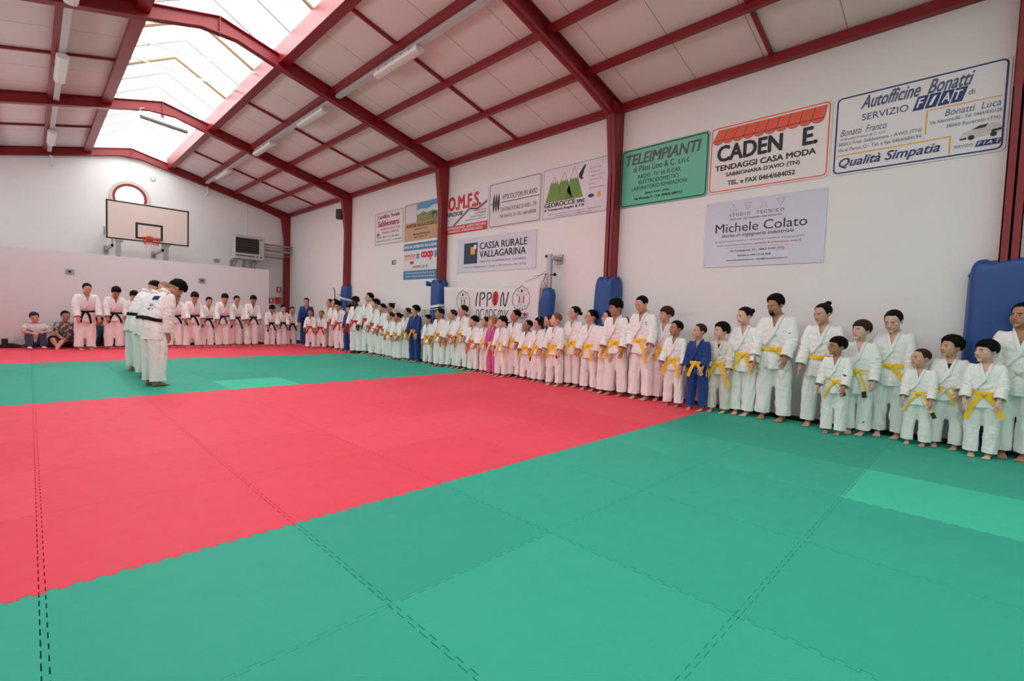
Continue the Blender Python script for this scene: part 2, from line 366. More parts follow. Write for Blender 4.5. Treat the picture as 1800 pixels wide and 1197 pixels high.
for y, lb in ((11.2, 'second from the camera'), (14.4, 'just past the second frame from the far wall'), (18.3, 'nearest the far wall')):
    dup(L0, Matrix.Translation((4.58, y, zl)), 'unlit white strip lamp, right tray, ' + lb)
for y, lb in ((12.7, 'in the bay with the open skylight'), (18.2, 'nearest the far wall'), (9.1, 'cut by the top edge of the photo')):
    dup(L0, Matrix.Translation((0.46, y, zl)), 'unlit white strip lamp, left tray, ' + lb)
# grey lamp hanging under the ridge
t = thing('pendant_lamp', 'long grey louvred lamp hanging under the ridge of a red frame', 'pendant lamp', (2.44, 15.0, 5.84))
Rr = Matrix.Rotation(math.radians(6), 4, 'Y')
MB().box((-0.50, -0.07, -0.04), (0.50, 0.07, 0.05)).build('lamp_housing', M_gal, t, M=Rr, bevel=0.006)
MB().box((-0.49, -0.065, -0.075), (0.49, 0.065, -0.042)).build('lamp_louvre', mat('dark_louvre', srgb(90, 88, 84), 0.5), t, M=Rr)
MB().tube([(-0.02, 0, 0.05), (-0.02, 0.06, 0.18)], 0.014).build('hanger', M_red, t)
MB().tube([(-0.42, 0, 0.05), (-0.5, 0.02, 0.12), (-0.48, 0.05, 0.22), (-0.4, 0.08, 0.26)], 0.005, 5).build('lamp_cable', M_plast, t)

# ------------------------------------------------------------------ jigsaw mats
TS, X0, Y0m = 1.07, 0.016, 2.828
def seam(n, pitch, amp, g=0.0):
    """dovetail teeth along a unit edge, returned as (t, offset) pairs without the end points"""
    pts = []
    for i in range(n):
        a = i * pitch
        pts += [(a + pitch * 0.30 + g, 0), (a + pitch * 0.22 + g, amp), (a + pitch * 0.78 - g, amp), (a + pitch * 0.70 - g, 0)]
    return pts
def mat_poly(x0, x1, y0, y1, ex, ey, ns=13, flat=()):
    amp = 0.021; g = (ey, ex, ey, ex)
    P = []
    L = x1 - x0; H = y1 - y0; nx = max(1, round(ns * L / TS)); ny = max(1, round(ns * H / TS))
    def run(n, length, g): return [(t, o * 1.0) for t, o in seam(n, length / n, amp, g)]
    # bottom edge (y0): left to right, right edge, top, left; the seam shape is the same seen from both sides
    P.append((x0 + ex, y0 + ey))
    if 'b' not in flat: P += [(x0 + t, y0 + ey + (o if o else -0.0)) for t, o in run(nx, L, 0)]
    P.append((x1 - ex, y0 + ey))
    if 'r' not in flat: P += [(x1 - ex + o, y0 + t) for t, o in run(ny, H, ex * 1.1)]
    P.append((x1 - ex, y1 - ey))
    if 't' not in flat: P += [(x0 + t, y1 - ey + o) for t, o in run(nx, L, ey * 1.1)[::-1]]
    P.append((x0 + ex, y1 - ey))
    if 'l' not in flat: P += [(x0 + ex + o, y0 + t) for t, o in run(ny, H, 0)[::-1]]
    return P
xs = [-2.66] + [X0 + TS * k for k in range(-2, 7)] + [7.34]
rows = []
y = Y0m - TS * 7
ylist = [Y0m + TS * k for k in range(-7, 14)] + [18.0]
rnd = random.Random(5)
bands = lambda yy: ('green', 'near') if yy < Y0m else ('red', 'middle') if yy < Y0m + 5 * TS else ('green', 'far') if yy < Y0m + 10 * TS else ('red', 'far')
cache = {}
for j in range(len(ylist) - 1):
    y0, y1 = ylist[j], ylist[j + 1]
    for i in range(len(xs) - 1):
        x0, x1 = xs[i], xs[i + 1]
        colr, band = bands((y0 + y1) / 2)
        near = y1 < 7
        flat = ('l' if i == 0 else '') + ('r' if i == len(xs) - 2 else '') + ('b' if j == 0 else '') + ('t' if j == len(ylist) - 2 else '')
        ex = (0.0020 if i in (2, 3) else 0.0014 if i in (4, 5) else 0.0009) * (1.0 if near else 0.6); ey = 0.0010 if near and colr == 'green' else 0.0007
        if abs(y0 - Y0m) < 0.01 or abs(y1 - Y0m) < 0.01: ey = 0.001
        poly = [(px - x0, py - y0) for px, py in mat_poly(x0, x1, y0, y1, ex, ey, flat=flat)]
        b = MB(); M2 = Matrix.Identity(4); n = len(poly)
        b.prism(poly, -0.040, -0.0006 * rnd.random(), M2)
        q = rnd.random(); ms = M_mat_red if colr == 'red' else M_mat_green
        m = ms[0] if q < 0.6 else ms[1] if q < 0.8 else ms[2]
        lab = '%s jigsaw foam judo mat in the %s %s band' % (colr, band, colr); grp = '%s mats of the %s band' % (colr, band)
        if colr == 'green' and band == 'near' and i == 7 and abs(y0 - (Y0m - 3 * TS)) < 0.01:
            m = M_mat_light; lab = 'lighter green jigsaw mat at the right edge, two mats in front of the small boys'; grp = 'lighter green mats'
        if band == 'far' and colr == 'green' and i == 5 and abs(y0 - (Y0m + 5 * TS)) < 0.01:
            m = M_mat_light; lab = 'lighter green mat on the front edge of the far green band, right of the teachers'; grp = 'lighter green mats'
        if band == 'far' and colr == 'green' and i == 2 and abs(y0 - (Y0m + 8 * TS)) < 0.01: m = M_mat_green[1]
        o = b.build('judo_mat', m); o.location = (x0, y0, 0); tag(o, lab, 'mat', grp)
# ------------------------------------------------------------------ partition and far wall fittings
PY = 18.1
t = tag(MB().box((WL + 0.02, PY, -0.042), (5.97, PY + 0.12, 2.62)).build('partition_wall', M_part), 'long low white partition wall behind the row of black belts', 'partition')
MB().box((WL + 0.02, PY - 0.012, -0.04), (5.97, PY, 0.06)).build('partition_skirting', M_black, t)
MB().box((WL + 0.02, PY + 0.13, 1.2), (5.95, PY + 0.17, 1.26)).build('brace_rail', M_gal, t)
for x, lb in ((0.79, 'grey socket plate on the partition above the woman at the left'), (3.93, 'grey socket plate on the partition above the line of black belts')):
    t = tag(MB().box((-0.09, -0.03, -0.07), (0.09, 0.0, 0.07)).build('socket_plate', M_gal, bevel=0.006), lb, 'socket'); t.location = (x, PY, 2.08)
    MB().box((-0.03, -0.034, -0.03), (0.03, -0.03, 0.03)).build('socket_slot', M_black, t)
t = tag(MB().box((-0.09, -0.03, -0.06), (0.09, 0.0, 0.06)).build('junction_box', M_gal, bevel=0.006), 'small grey box on the far wall left of the heater', 'junction box'); t.location = (4.95, YB, 2.98)
# basketball backboard
BX, BY, BZ = 2.68, 18.9, 3.78
t = thing('basketball_hoop', 'white basketball backboard with black border and orange ring over the partition', 'basketball hoop', (BX, BY, 3.2))
hw, hh = 1.06, 0.59
MB().box((-hw, 0, 0.58 - hh), (hw, 0.03, 0.58 + hh)).build('backboard', mat('backboard_panel', srgb(226, 208, 198), 0.45, noise=0.01), t)
b = MB()
def frame(b, x0, x1, z0, z1, w, y0, y1):
    b.box((x0, y0, z0), (x1, y1, z0 + w)); b.box((x0, y0, z1 - w), (x1, y1, z1)); b.box((x0, y0, z0 + w), (x0 + w, y1, z1 - w)); b.box((x1 - w, y0, z0 + w), (x1, y1, z1 - w))
frame(b, -hw + 0.012, hw - 0.012, 0.59 - hh, 0.57 + hh, 0.04, -0.004, 0.001)
frame(b, -0.35, 0.35, 0.08, 0.58, 0.06, -0.004, 0.001)
b.build('backboard_markings', mat('black_marking_paint', srgb(20, 20, 22), 0.5), t)
b = MB(); rc = Vector((0, -0.36, 0.10))
b.tube([rc + Vector((0.235 * math.cos(a * PI / 16), 0.235 * math.sin(a * PI / 16), 0)) for a in range(33)], 0.012, 8)
b.box((-0.09, -0.14, 0.09), (0.09, 0.0, 0.11)); b.box((-0.07, -0.012, 0.0), (0.07, 0.0, 0.2)); b.tube([(-0.06, -0.01, 0.02), (-0.1, -0.18, 0.1)], 0.009); b.tube([(0.06, -0.01, 0.02), (0.1, -0.18, 0.1)], 0.009)
b.build('ring', mat('orange_ring_paint', srgb(214, 74, 44), 0.4), t)
b = MB()
for k in range(12):
    for s in (1, -1):
        pts = []
        for q in range(7):
            f = q / 6; r = 0.235 - 0.10 * f ** 0.7; a = 2 * PI * k / 12 + s * f * PI / 2.6
            pts.append(rc + Vector((r * math.cos(a), r * math.sin(a), -0.42 * f)))
        b.slot = 0; b.tube(pts[:4], 0.006, 4); b.slot = 1; b.tube(pts[3:], 0.006, 4)
b.build('net', [mat('red_net_cord', srgb(196, 60, 50), 0.7), mat('white_net_cord', srgb(226, 210, 210), 0.7)], t)
b = MB()
for x in (-0.75, 0.45):
    b = MB(); b.box((x - 0.06, 0.05, -1.7), (x + 0.06, 0.17, -0.02)); b.box((x - 0.09, 0.03, -0.06), (x + 0.11, 0.2, -0.01)); b.build('support_post', M_gal, t)
b = MB()
for x in (-0.9, 0.35):
    for z in (0.42, -0.2):
        b.box((x - 0.03, 0.03, z - 0.04), (x + 0.03, YB - BY, z + 0.04)); b.box((x - 0.06, YB - BY - 0.03, z - 0.12), (x + 0.06, YB - BY, z + 0.12))
    b.box((x - 0.03, 0.03, -0.25), (x + 0.03, 0.08, 1.0)); b.build('support_arm', M_gal, t); b = MB()
# vent, heater, pipes, door
t = tag(MB().prism(arc(0, 0, 0.075, 24)[:-1], -0.02, 0.0, MXZ).build('wall_vent', M_gal), 'small round metal vent cap high on the far wall', 'vent'); t.location = (3.02, YB, 5.55)
MB().prism(arc(0, 0, 0.045, 20)[:-1], -0.03, -0.02, MXZ).build('vent_grille', M_plast, t)
t = thing('air_heater', 'grey wall air heater with dark louvres on brackets beside the corner', 'heater', (5.82, 19.68, 3.5))
MB().box((-0.50, 0, -0.44), (0.50, 0.55, 0.44)).build('casing', M_heat, t, bevel=0.01)
MB().box((-0.485, -0.012, -0.22), (0.30, 0.0, 0.33)).build('louvre_opening', mat('heater_dark_grille', srgb(28, 27, 26), 0.5), t)
b = MB()
for i in range(5): b.box((-0.47, -0.03, -0.18 + i * 0.10), (0.285, -0.012, -0.165 + i * 0.10), Matrix.Rotation(0.0, 4, 'X'))
b.build('louvre_blades', mat('louvre_blade_grey', srgb(78, 76, 72), 0.45), t)
MB().box((-0.48, -0.006, -0.34), (0.16, 0.0, -0.31)).box((0.23, -0.008, -0.35), (0.27, 0.0, -0.31)).box((0.36, -0.008, -0.35), (0.40, 0.0, -0.31)).box((0.34, -0.006, 0.31), (0.42, 0.0, 0.335)).build('controls', M_black, t)
for x in (-0.38, 0.3):
    b = MB(); b.box((x - 0.05, 0.10, -0.50), (x + 0.05, YB - 19.7, -0.45)); b.box((x - 0.05, YB - 19.7 - 0.04, -0.95), (x + 0.05, YB - 19.7, -0.45)); b.tube([(x, 0.2, -0.5), (x, YB - 19.72, -0.9)], 0.02)
    b.build('bracket', M_gal, t)
for z, r, m, lb in ((3.74, 0.035, M_gal, 'upper grey heater pipe running to the corner'), (3.64, 0.02, M_gal, 'thin grey heater pipe between the two thick ones'), (3.52, 0.045, M_gal, 'lower grey heater pipe running to the corner'), (3.36, 0.014, mat('yellow_gas_pipe', srgb(190, 150, 60), 0.5), 'thin yellow gas pipe below the heater pipes')):
    t = tag(MB().tube([(6.30, 20.1, z), (7.2, 20.1, z), (7.5, 20.1, z)], r, 10).build('heater_pipe', m, smooth=True), lb, 'pipe')
d = tag(MB().box((5.9, YB - 0.03, -0.04), (7.30, YB - 0.002, 3.28)).build('door_1', mat('pale_grey_door', srgb(222, 220, 218), 0.5)), kind='structure')
b = MB(); b.box((7.30, YB - 0.05, -0.04), (7.36, YB - 0.001, 3.34)); b.box((5.84, YB - 0.05, 3.28), (7.30, YB - 0.001, 3.34)); b.box((5.84, YB - 0.05, -0.04), (5.90, YB - 0.001, 3.28)); b.build('door_frame', mat('grey_door_frame', srgb(160, 158, 156), 0.5), d)
# wires on the far wall
for pts, lb in (([(2.42, YB - 0.006, 6.0), (2.42, YB - 0.006, 5.34)], 'thin white cable drop above the round window'), ([(5.96, YB - 0.006, 5.2), (5.96, YB - 0.006, 3.95)], 'thin white cable drop above the heater'),
                ([(WL + .1, YB - 0.006, 4.82), (1.9, YB - 0.006, 5.98), (2.42, YB - 0.006, 6.02), (2.9, YB - 0.006, 5.98), (4.5, YB - 0.006, 5.52), (7.0, YB - 0.006, 4.9)], 'thin white cable following the far red frame')):
    tag(MB().tube(pts, 0.012, 6).build('wall_cable', M_plast), lb, 'cable')
# fire signs and extinguisher near the corner
def M_right(y, z, x=WR):   # local x -> viewer's right along the right wall, y -> up, z -> into the room
    return Matrix(((0, 0, -1, x), (-1, 0, 0, y), (0, 1, 0, z), (0, 0, 0, 1)))
def M_back(x, z, y=YB): return Matrix(((1, 0, 0, x), (0, 0, -1, y), (0, 1, 0, z), (0, 0, 0, 1)))
M_signred = mat('sign_red', srgb(190, 30, 36), 0.4)
for x, z, lb in ((7.17, 2.03, 'upper small red and white fire sign near the corner'), (6.88, 1.58, 'lower small red and white fire sign near the corner')):
    t = thing('fire_sign', lb, 'sign', M_back(x, z, YB - 0.03))
    MB().box((-0.09, -0.11, 0), (0.09, 0.11, 0.006)).build('sign_panel', M_signred, t)
    MB().box((-0.03, -0.07, 0.006), (0.03, 0.07, 0.008)).build('sign_pictogram', M_white, t)
t = tag(MB().box((-0.11, -0.12, 0), (0.11, 0.12, 0.10)).build('alarm_box', M_signred, bevel=0.01), 'red fire alarm box near the far right corner', 'alarm'); t.matrix_world = M_back(7.12, 1.6, YB - 0.055)
MB().tube([(0.05, 0.12, 0.05), (0.06, 0.3, 0.05), (0.2, 0.5, 0.04)], 0.015, 6).build('alarm_conduit', M_gal, t)
t = thing('fire_extinguisher', 'red fire extinguisher standing behind the green-belt children in the corner', 'fire extinguisher', (6.75, 18.6, -0.04))
b = MB(); b.tube([(0, 0, 0), (0, 0, 0.48), (0, 0, 0.56), (0, 0, 0.6)], [0.09, 0.09, 0.06, 0.03], 16); b.build('cylinder', M_signred, t, smooth=True)
MB().box((-0.02, -0.08, 0.6), (0.02, 0.06, 0.66)).tube([(0, -0.06, 0.62), (0.1, -0.09, 0.5), (0.1, -0.08, 0.25)], 0.012).build('valve', M_black, t)
# loudspeaker on the column
t = thing('loudspeaker', 'small black loudspeaker beside the top of a red column', 'loudspeaker', (7.28, 15.42, 4.46)); R1 = Matrix.Rotation(math.radians(-60), 4, 'Z')
MB().box((-0.11, -0.09, -0.16), (0.11, 0.09, 0.16)).build('cabinet', M_black, t, M=R1, bevel=0.01)
MB().prism(arc(0, -0.04, 0.075, 20)[:-1], -0.096, -0.09, MXZ).prism(arc(0, 0.09, 0.03, 16)[:-1], -0.096, -0.09, MXZ).build('speaker_cone', mat('speaker_cone_grey', srgb(45, 45, 47), 0.6), t, M=R1)
MB().tube([(0.03, 0, 0.0), (0.2, -0.1, 0.05)], 0.015).build('bracket', M_black, t)

# ------------------------------------------------------------------ padded columns
def pad(label, y0, y1, x0, ztop, zbot, seed, fold=0.02):
    """vinyl cushion wrapped round three sides of a column, gathered at the top"""
    rd = random.Random(seed); t = thing('column_pad', label, 'wall pad', (WR, (y0 + y1) / 2, zbot))
    D = WR - x0; Wd = (y1 - y0) / 2; n = 40; rings = []
    def outline(f, ex):
        # rounded rectangle from the wall round the column and back
        P = []; r = min(0.10, Wd * 0.5)
        for i in range(n + 1):
            u = i / n
            if u < 0.3: p = (-(D - r) * u / 0.3, Wd)
            elif u < 0.4: a = (u - 0.3) / 0.1 * PI / 2; p = (-(D - r) - r * math.sin(a), Wd - r + r * math.cos(a))
            elif u < 0.6: p = (-D, (Wd - r) * (1 - (u - 0.4) / 0.1))
            elif u < 0.7: a = (u - 0.6) / 0.1 * PI / 2; p = (-(D - r) - r * math.cos(a), -(Wd - r) - r * math.sin(a))
            else: p = (-(D - r) * (1 - u) / 0.3, -Wd)
            P.append((p[0] * f, p[1] * f))
        return P
    H = ztop - zbot; ph = [rd.uniform(0, 6) for _ in range(4)]
    for zz, f in ((0, 1), (0.15 * H, 1.01), (0.4 * H, 1.012), (0.6 * H, 1.01), (0.8 * H, 1.0), (0.93 * H, 0.99), (0.965 * H, 0.96), (H, 0.88), (H + 0.01, 0.7)):
        rings.append([Vector((x - 0.01 * math.sin(zz * 3 + ph[0] + i * 0.2), y + fold * math.sin(zz * 4 + ph[1] + i * 0.35) * min(1, zz), zz + (fold * 1.5 * math.sin(i * 0.9 + ph[2]) if zz > 0.9 * H else 0))) for i, (x, y) in enumerate(outline(f, 0))])
    b = MB(); b.loft(rings, caps=False); o = b.build('cushion', M_blue, t, smooth=True)
    sd = o.modifiers.new('subdivision', 'SUBSURF'); sd.levels = 1; sd.render_levels = 1
    for s in (1, -1):
        for zz in (0.25, 0.55, 0.93): MB().ball((-0.05, s * Wd * 1.01, zz * H), (0.022, 0.012, 0.022), 10, 6).build('eyelet', M_gal, t, smooth=True)
    return t
p1 = pad('blue pad round the red column nearest the far corner, with a white strap', 15.02, 15.38, 7.28, 2.10, 0.02, 1)
MB().loft([[Vector(p) + Vector((0, 0, dz)) for p in ((0.0, 0.2, 0.0), (-0.345, 0.2, 0.02), (-0.36, 0, -0.03), (-0.345, -0.2, -0.1), (0.0, -0.2, -0.16), (0.0, -0.21, -0.16), (-0.355, -0.215, -0.1), (-0.375, 0, -0.03), (-0.355, 0.215, 0.02), (0.0, 0.21, 0.0))] for dz in (1.72, 1.785)]).build('strap', M_plast, p1)
p2 = pad('blue pad round the red column left of the white banner', 9.80, 10.20, 7.22, 2.12, 0.02, 2)
b = MB()
b.loft([[Vector((-0.30, 0.17, z)), Vector((-0.36, 0.30, z + 0.03)), Vector((-0.33, 0.33, z - 0.05)), Vector((-0.2, 0.22, z - 0.06))] for z in (2.02, 2.07)])
b.loft([[Vector((-0.32, -0.18, z)), Vector((-0.35, -0.23, z + 0.06)), Vector((-0.25, -0.24, z + 0.07)), Vector((-0.18, -0.19, z - 0.02))] for z in (2.04, 2.10)])
b.build('cushion_flap', M_blue, p2)
MB().loft([[Vector(p) + Vector((0, 0, dz)) for p in ((0.0, 0.225, 0.0), (-0.335, 0.225, 0.0), (-0.35, 0, 0.01), (-0.335, -0.225, 0.04), (0.0, -0.225, 0.06), (0.0, -0.235, 0.06), (-0.345, -0.24, 0.04), (-0.365, 0, 0.01), (-0.345, 0.24, 0.0), (0.0, 0.235, 0.0))] for dz in (1.40, 1.46)]).build('strap', M_plast, p2)
p3 = pad('blue pad round the red column behind the young men in yellow belts', 4.70, 5.10, 7.20, 2.03, 0.02, 3)
p4 = pad('largest blue pad, at the right edge behind the tallest boy', -0.62, 0.17, 7.30, 2.07, 0.02, 4, 0.012)

# ------------------------------------------------------------------ volleyball post, net, ropes, banner
t = thing('volleyball_post', 'grey volleyball post against the wall with a blue padded foot', 'post', (7.28, 6.22, -0.04))
MB().box((-0.035, -0.05, 0), (0.035, 0.05, 2.58)).build('post', M_gal, t, bevel=0.006)
MB().box((-0.02, -0.1, 2.48), (WR - 7.29, 0.06, 2.54)).box((WR - 7.31, -0.12, 2.42), (WR - 7.284, 0.1, 2.60)).build('wall_bracket', M_gal, t)
MB().tube([(-0.03, -0.06, 2.17), (-0.03, -0.14, 2.17)], 0.012).ball((-0.03, -0.16, 2.17), 0.035, 12, 8).ball((-0.03, 0.07, 2.54), 0.03, 12, 8).build('knob', M_black, t, smooth=True)
MB().tube([(-0.05, 0.05, 2.2), (-0.09, 0.07, 2.05), (-0.06, 0.03, 1.95), (-0.1, 0.05, 1.8)], 0.012, 6).build('winch_strap', mat('pink_strap', srgb(190, 110, 110), 0.6), t)
b = MB(); rr = random.Random(3); rings = []
for i, (z, r) in enumerate(((0.02, 0.13), (0.5, 0.14), (0.9, 0.14), (1.2, 0.135), (1.45, 0.15), (1.62, 0.16), (1.75, 0.15), (1.86, 0.12), (1.90, 0.07))):
    rings.append([Vector((r * math.cos(a * PI / 12) * 0.9 - 0.02, r * math.sin(a * PI / 12) * 1.05 + 0.02 * math.sin(i * 1.7), z + 0.02 * math.sin(a * 1.3 + i))) for a in range(24)])
b.loft(rings); b.build('foot_pad', M_blue, t, smooth=True)
t = thing('volleyball_net', 'white volleyball net hanging slack along the wall behind the orange belts', 'net', (7.37, 12.4, 0))
b = MB(); c2 = MB(); N = 52; ya, yb_ = 15.0, 9.4
def netpt(u, v):
    y = ya + (yb_ - ya) * u; top = 1.66 - 0.28 * math.sin(min(1, u * 1.6) * PI / 2) + 0.1 * max(0, u - 0.9) * 10 * 0.6
    return Vector((0.02 * math.sin(u * 40 + v * 3) - (0.20 * min(1, max(0, (u - 0.78) / 0.06))) - 0.0, y - 12.4, top - v * (0.5 + 0.06 * math.sin(u * 9))))
for i in range(N + 1): b.tube([netpt(i / N, v / 5) for v in range(6)], 0.004, 4)
for j in range(1, 7): b.tube([netpt(i / N, j / 6) for i in range(N + 1)], 0.004, 4)
b.build('netting', mat('grey_net_cord', srgb(150, 145, 145), 0.7), t)
c2.tube([netpt(i / N, 0) for i in range(N + 1)], 0.022, 6, ry=0.012); c2.build('top_tape', mat('white_net_tape', srgb(226, 222, 220), 0.6), t)
t = thing('net_winder_post', 'thin dark hooked post with net beside the column nearest the corner', 'post', (7.3, 15.75, -0.04))
MB().tube([(0, 0, 0), (0, 0, 1.75), (0, 0.0, 1.95), (0, 0.12, 2.08)], 0.014, 8).build('post', M_black, t)
b = MB()
for i in range(5): b.tube([(0, -0.03 - 0.06 * i, 1.85 - 0.03 * i), (0, -0.03 - 0.06 * i, 1.35)], 0.004, 4)
for i in range(6): b.tube([(0, 0, 1.82 - 0.09 * i), (0, -0.3, 1.72 - 0.09 * i)], 0.004, 4)
b.build('netting', MATS['grey_net_cord'], t)
# banner
def text_mesh(body, shear=0.0, bold=0.0, spacing=1.0, depth=0.0012):
    c = bpy.data.curves.new('t', 'FONT'); c.body = body; c.shear = shear; c.offset = bold; c.space_character = spacing; c.extrude = depth; c.resolution_u = 3
    o = bpy.data.objects.new('t', c); me = bpy.data.meshes.new_from_object(o); bpy.data.objects.remove(o); bpy.data.curves.remove(c)
    return me
def text(parent, name, body, x0, x1, y0, y1, z, m, shear=0.0, bold=0.0, spacing=1.0, skew=0.0):
    """lettering fitted into the box x0..x1, y0..y1 of its sign (cap height = box height)"""
    me = text_mesh(body, shear, 0.0, spacing)
    if bold > 0.005:   # heavier lettering: the same outline laid down again around itself
        bm_ = bmesh.new(); bm_.from_mesh(me); d = bold * 0.9
        for q_, (dx, dy) in enumerate(((d, 0), (-d, 0), (0, d * .7), (0, -d * .7), (d * .7, d * .5), (-d * .7, -d * .5), (d * .7, -d * .5), (-d * .7, d * .5))):
            m2 = me.copy(); m2.transform(Matrix.Translation((dx, dy, 0.0004 * (q_ + 1)))); bm_.from_mesh(m2); bpy.data.meshes.remove(m2)
        bm_.to_mesh(me); bm_.free()
    n = len(me.vertices); co = np.empty(n * 3); me.vertices.foreach_get('co', co); co = co.reshape(-1, 3)
    a = co.min(0); e = co.max(0); lo = min(0.0, 0) if not any(ch in body for ch in 'gjpqy,(Q') else None
    yb2, yt2 = (a[1], e[1])
    co[:, 0] = x0 + (co[:, 0] - a[0]) / (e[0] - a[0]) * (x1 - x0); co[:, 1] = y0 + (co[:, 1] - yb2) / max(1e-6, yt2 - yb2) * (y1 - y0) + skew * (co[:, 0] - x0); co[:, 2] = z + (co[:, 2] - a[2])
    me.vertices.foreach_set('co', co.ravel()); me.materials.clear(); me.materials.append(m); me.name = name
    o = bpy.data.objects.new(name, me); C.objects.link(o); o.parent = parent; return o
def rrect(x0, x1, y0, y1, r, n=6):
    P = []
    for cx, cy, a0 in ((x1 - r, y1 - r, 0), (x0 + r, y1 - r, PI / 2), (x0 + r, y0 + r, PI), (x1 - r, y0 + r, 3 * PI / 2)):
        for i in range(n + 1): a = a0 + PI / 2 * i / n; P.append((cx + r * math.cos(a), cy + r * math.sin(a)))
    return P
def flat(parent, name, m, polys, z0, z1, label=None):
    b = MB()
    for p in polys: b.prism(p, z0, z1, I4)
    return b.build(name, m, parent, label=label)
def ring_frame(parent, name, m, x0, x1, y0, y1, r, w, z0, z1):
    A = rrect(x0, x1, y0, y1, r); B = rrect(x0 + w, x1 - w, y0 + w, y1 - w, max(0.002, r - w)); n = len(A); b = MB()
    vs = [Vector((*p, z1)) for p in A] + [Vector((*p, z1)) for p in B] + [Vector((*p, z0)) for p in A] + [Vector((*p, z0)) for p in B]
    fs = []
    for i in range(n):
        j = (i + 1) % n; fs += [(i, j, n + j, n + i), (2 * n + i, 2 * n + j, j, i), (n + i, n + j, 3 * n + j, 3 * n + i)]
    return b.add(vs, fs).build(name, m, parent)
K = {k: mat('sign_ink_' + k, srgb(*c), 0.45) for k, c in dict(black=(24, 24, 26), grey=(110, 108, 110), blue=(30, 48, 110), slate=(78, 88, 116), yellow=(232, 178, 60), red=(206, 40, 44), orange=(236, 96, 70), darkgreen=(30, 70, 52), green=(112, 150, 62), white=(245, 245, 245), petrol=(20, 56, 78), amber=(240, 160, 70), coop=(208, 38, 62), sky=(90, 150, 200), blood=(170, 36, 44), dim=(150, 148, 152)).items()}
def sheet(col, name): return mat(name, srgb(*col), 0.28, noise=0.01, nscale=2, spec=0.5)
def panel(label, y, z, w, h, m, cat='sign', r=0.0, x=WR, border=None, bw=0.012, bi=0.02, br=0.06):
    t = thing('sponsor_sign', label, cat, M_right(y, z, x))
    if r: flat(t, 'sign_panel', m, [rrect(0, w, 0, h, r)], 0.004, 0.014)
    else: flat(t, 'sign_panel', m, [[(0, 0), (w, 0), (w, h), (0, h)]], 0.004, 0.014)
    for px in (0.03, w - 0.03):
        for py in (0.03, h - 0.03): MB().ball((px, py, 0.015), (0.008, 0.008, 0.004), 8, 4).build('screw', M_gal, t)
    if border: ring_frame(t, 'sign_border', border, bi, w - bi, bi, h - bi, br, bw, 0.0145, 0.0165)
    return t
Z1, Z2, Z3 = 0.0145, 0.016, 0.0175
# FIAT garage sign
t = panel('white sign of a car garage with blue border, rightmost in the upper row', 1.59, 3.29, 1.62, 1.02, sheet((232, 230, 232), 'garage_sign_sheet'), r=0.05, border=K['blue'], bw=0.018)
text(t, 'headline_text', 'Autofficine  Bonatti', 0.28, 1.33, 0.80, 0.965, Z1, K['slate'], shear=0.45, bold=0.02)
text(t, 'service_text', 'SERVIZIO', 0.30, 0.76, 0.655, 0.735, Z1, K['blue'])
for i, ch in enumerate('FIAT'):
    x = 0.80 + i * 0.115 * 0.98; o = flat(t, 'logo_block', K['blue'], [[(x, 0.635), (x + 0.10, 0.635), (x + 0.145, 0.795), (x + 0.045, 0.795)]], Z1, Z2)
    text(o, 'logo_letter', ch, x + 0.035, x + 0.105, 0.665, 0.768, Z2, K['white'], shear=0.3, bold=0.02)
text(t, 'small_text', 'di', 1.29, 1.34, 0.69, 0.75, Z1, K['slate'])
flat(t, 'yellow_rule', K['yellow'], [[(0.0 + 0.93, 0.60), (1.57, 0.60), (1.57, 0.612), (0.93, 0.612)], [(0.93, 0.33), (0.945, 0.33), (0.945, 0.60), (0.93, 0.60)], [(0.05, 0.245), (1.17, 0.245), (1.17, 0.26), (0.05, 0.26)], [(1.155, 0.05), (1.17, 0.05), (1.17, 0.245), (1.155, 0.245)]], Z1, Z2)
text(t, 'owner_text', 'Bonatti  Franco', 0.08, 0.56, 0.50, 0.585, Z1, K['slate'], shear=0.35)
text(t, 'owner_small_text', 'di Bonatti Franco & C. s.n.c.', 0.08, 0.56, 0.445, 0.475, Z1, K['grey'], shear=0.35)
text(t, 'address_text', '38063 Fraz. Sabbionara - AVIO (TN)', 0.06, 0.90, 0.365, 0.42, Z1, K['slate'])
text(t, 'address_text', 'Via al Parco,12 - Tel. e fax 0464/684194', 0.06, 0.90, 0.295, 0.345, Z1, K['slate'])
text(t, 'motto_text', 'Qualità Simpatia', 0.08, 1.08, 0.065, 0.215, Z1, K['blue'], shear=0.3, bold=0.02)
text(t, 'owner_text', 'Bonatti  Luca', 1.10, 1.56, 0.50, 0.575, Z1, K['slate'], shear=0.2)
text(t, 'address_text', 'Via Abetone,80 - Tel. 0464/430128', 0.97, 1.57, 0.43, 0.475, Z1, K['slate'])
text(t, 'address_text', '38060 Rovereto (TN)', 1.12, 1.56, 0.35, 0.40, Z1, K['slate'])
car = flat(t, 'car_picture', mat('car_print_grey', srgb(200, 200, 196), 0.4), [[(1.24, 0.20), (1.27, 0.265), (1.33, 0.285), (1.40, 0.325), (1.50, 0.335), (1.56, 0.31), (1.585, 0.27), (1.58, 0.225), (1.54, 0.21), (1.40, 0.19), (1.26, 0.185)]], Z1, Z2)
flat(car, 'car_shading', K['black'], [[(1.34, 0.285), (1.40, 0.318), (1.47, 0.325), (1.45, 0.29)], [(1.24, 0.20), (1.3, 0.21), (1.3, 0.19), (1.25, 0.185)], [(1.5, 0.25), (1.58, 0.26), (1.58, 0.235), (1.5, 0.225)]] + [[(cx + 0.028 * math.cos(a * PI / 6), 0.20 + 0.028 * math.sin(a * PI / 6)) for a in range(12)] for cx in (1.34, 1.52)], Z2, Z3)
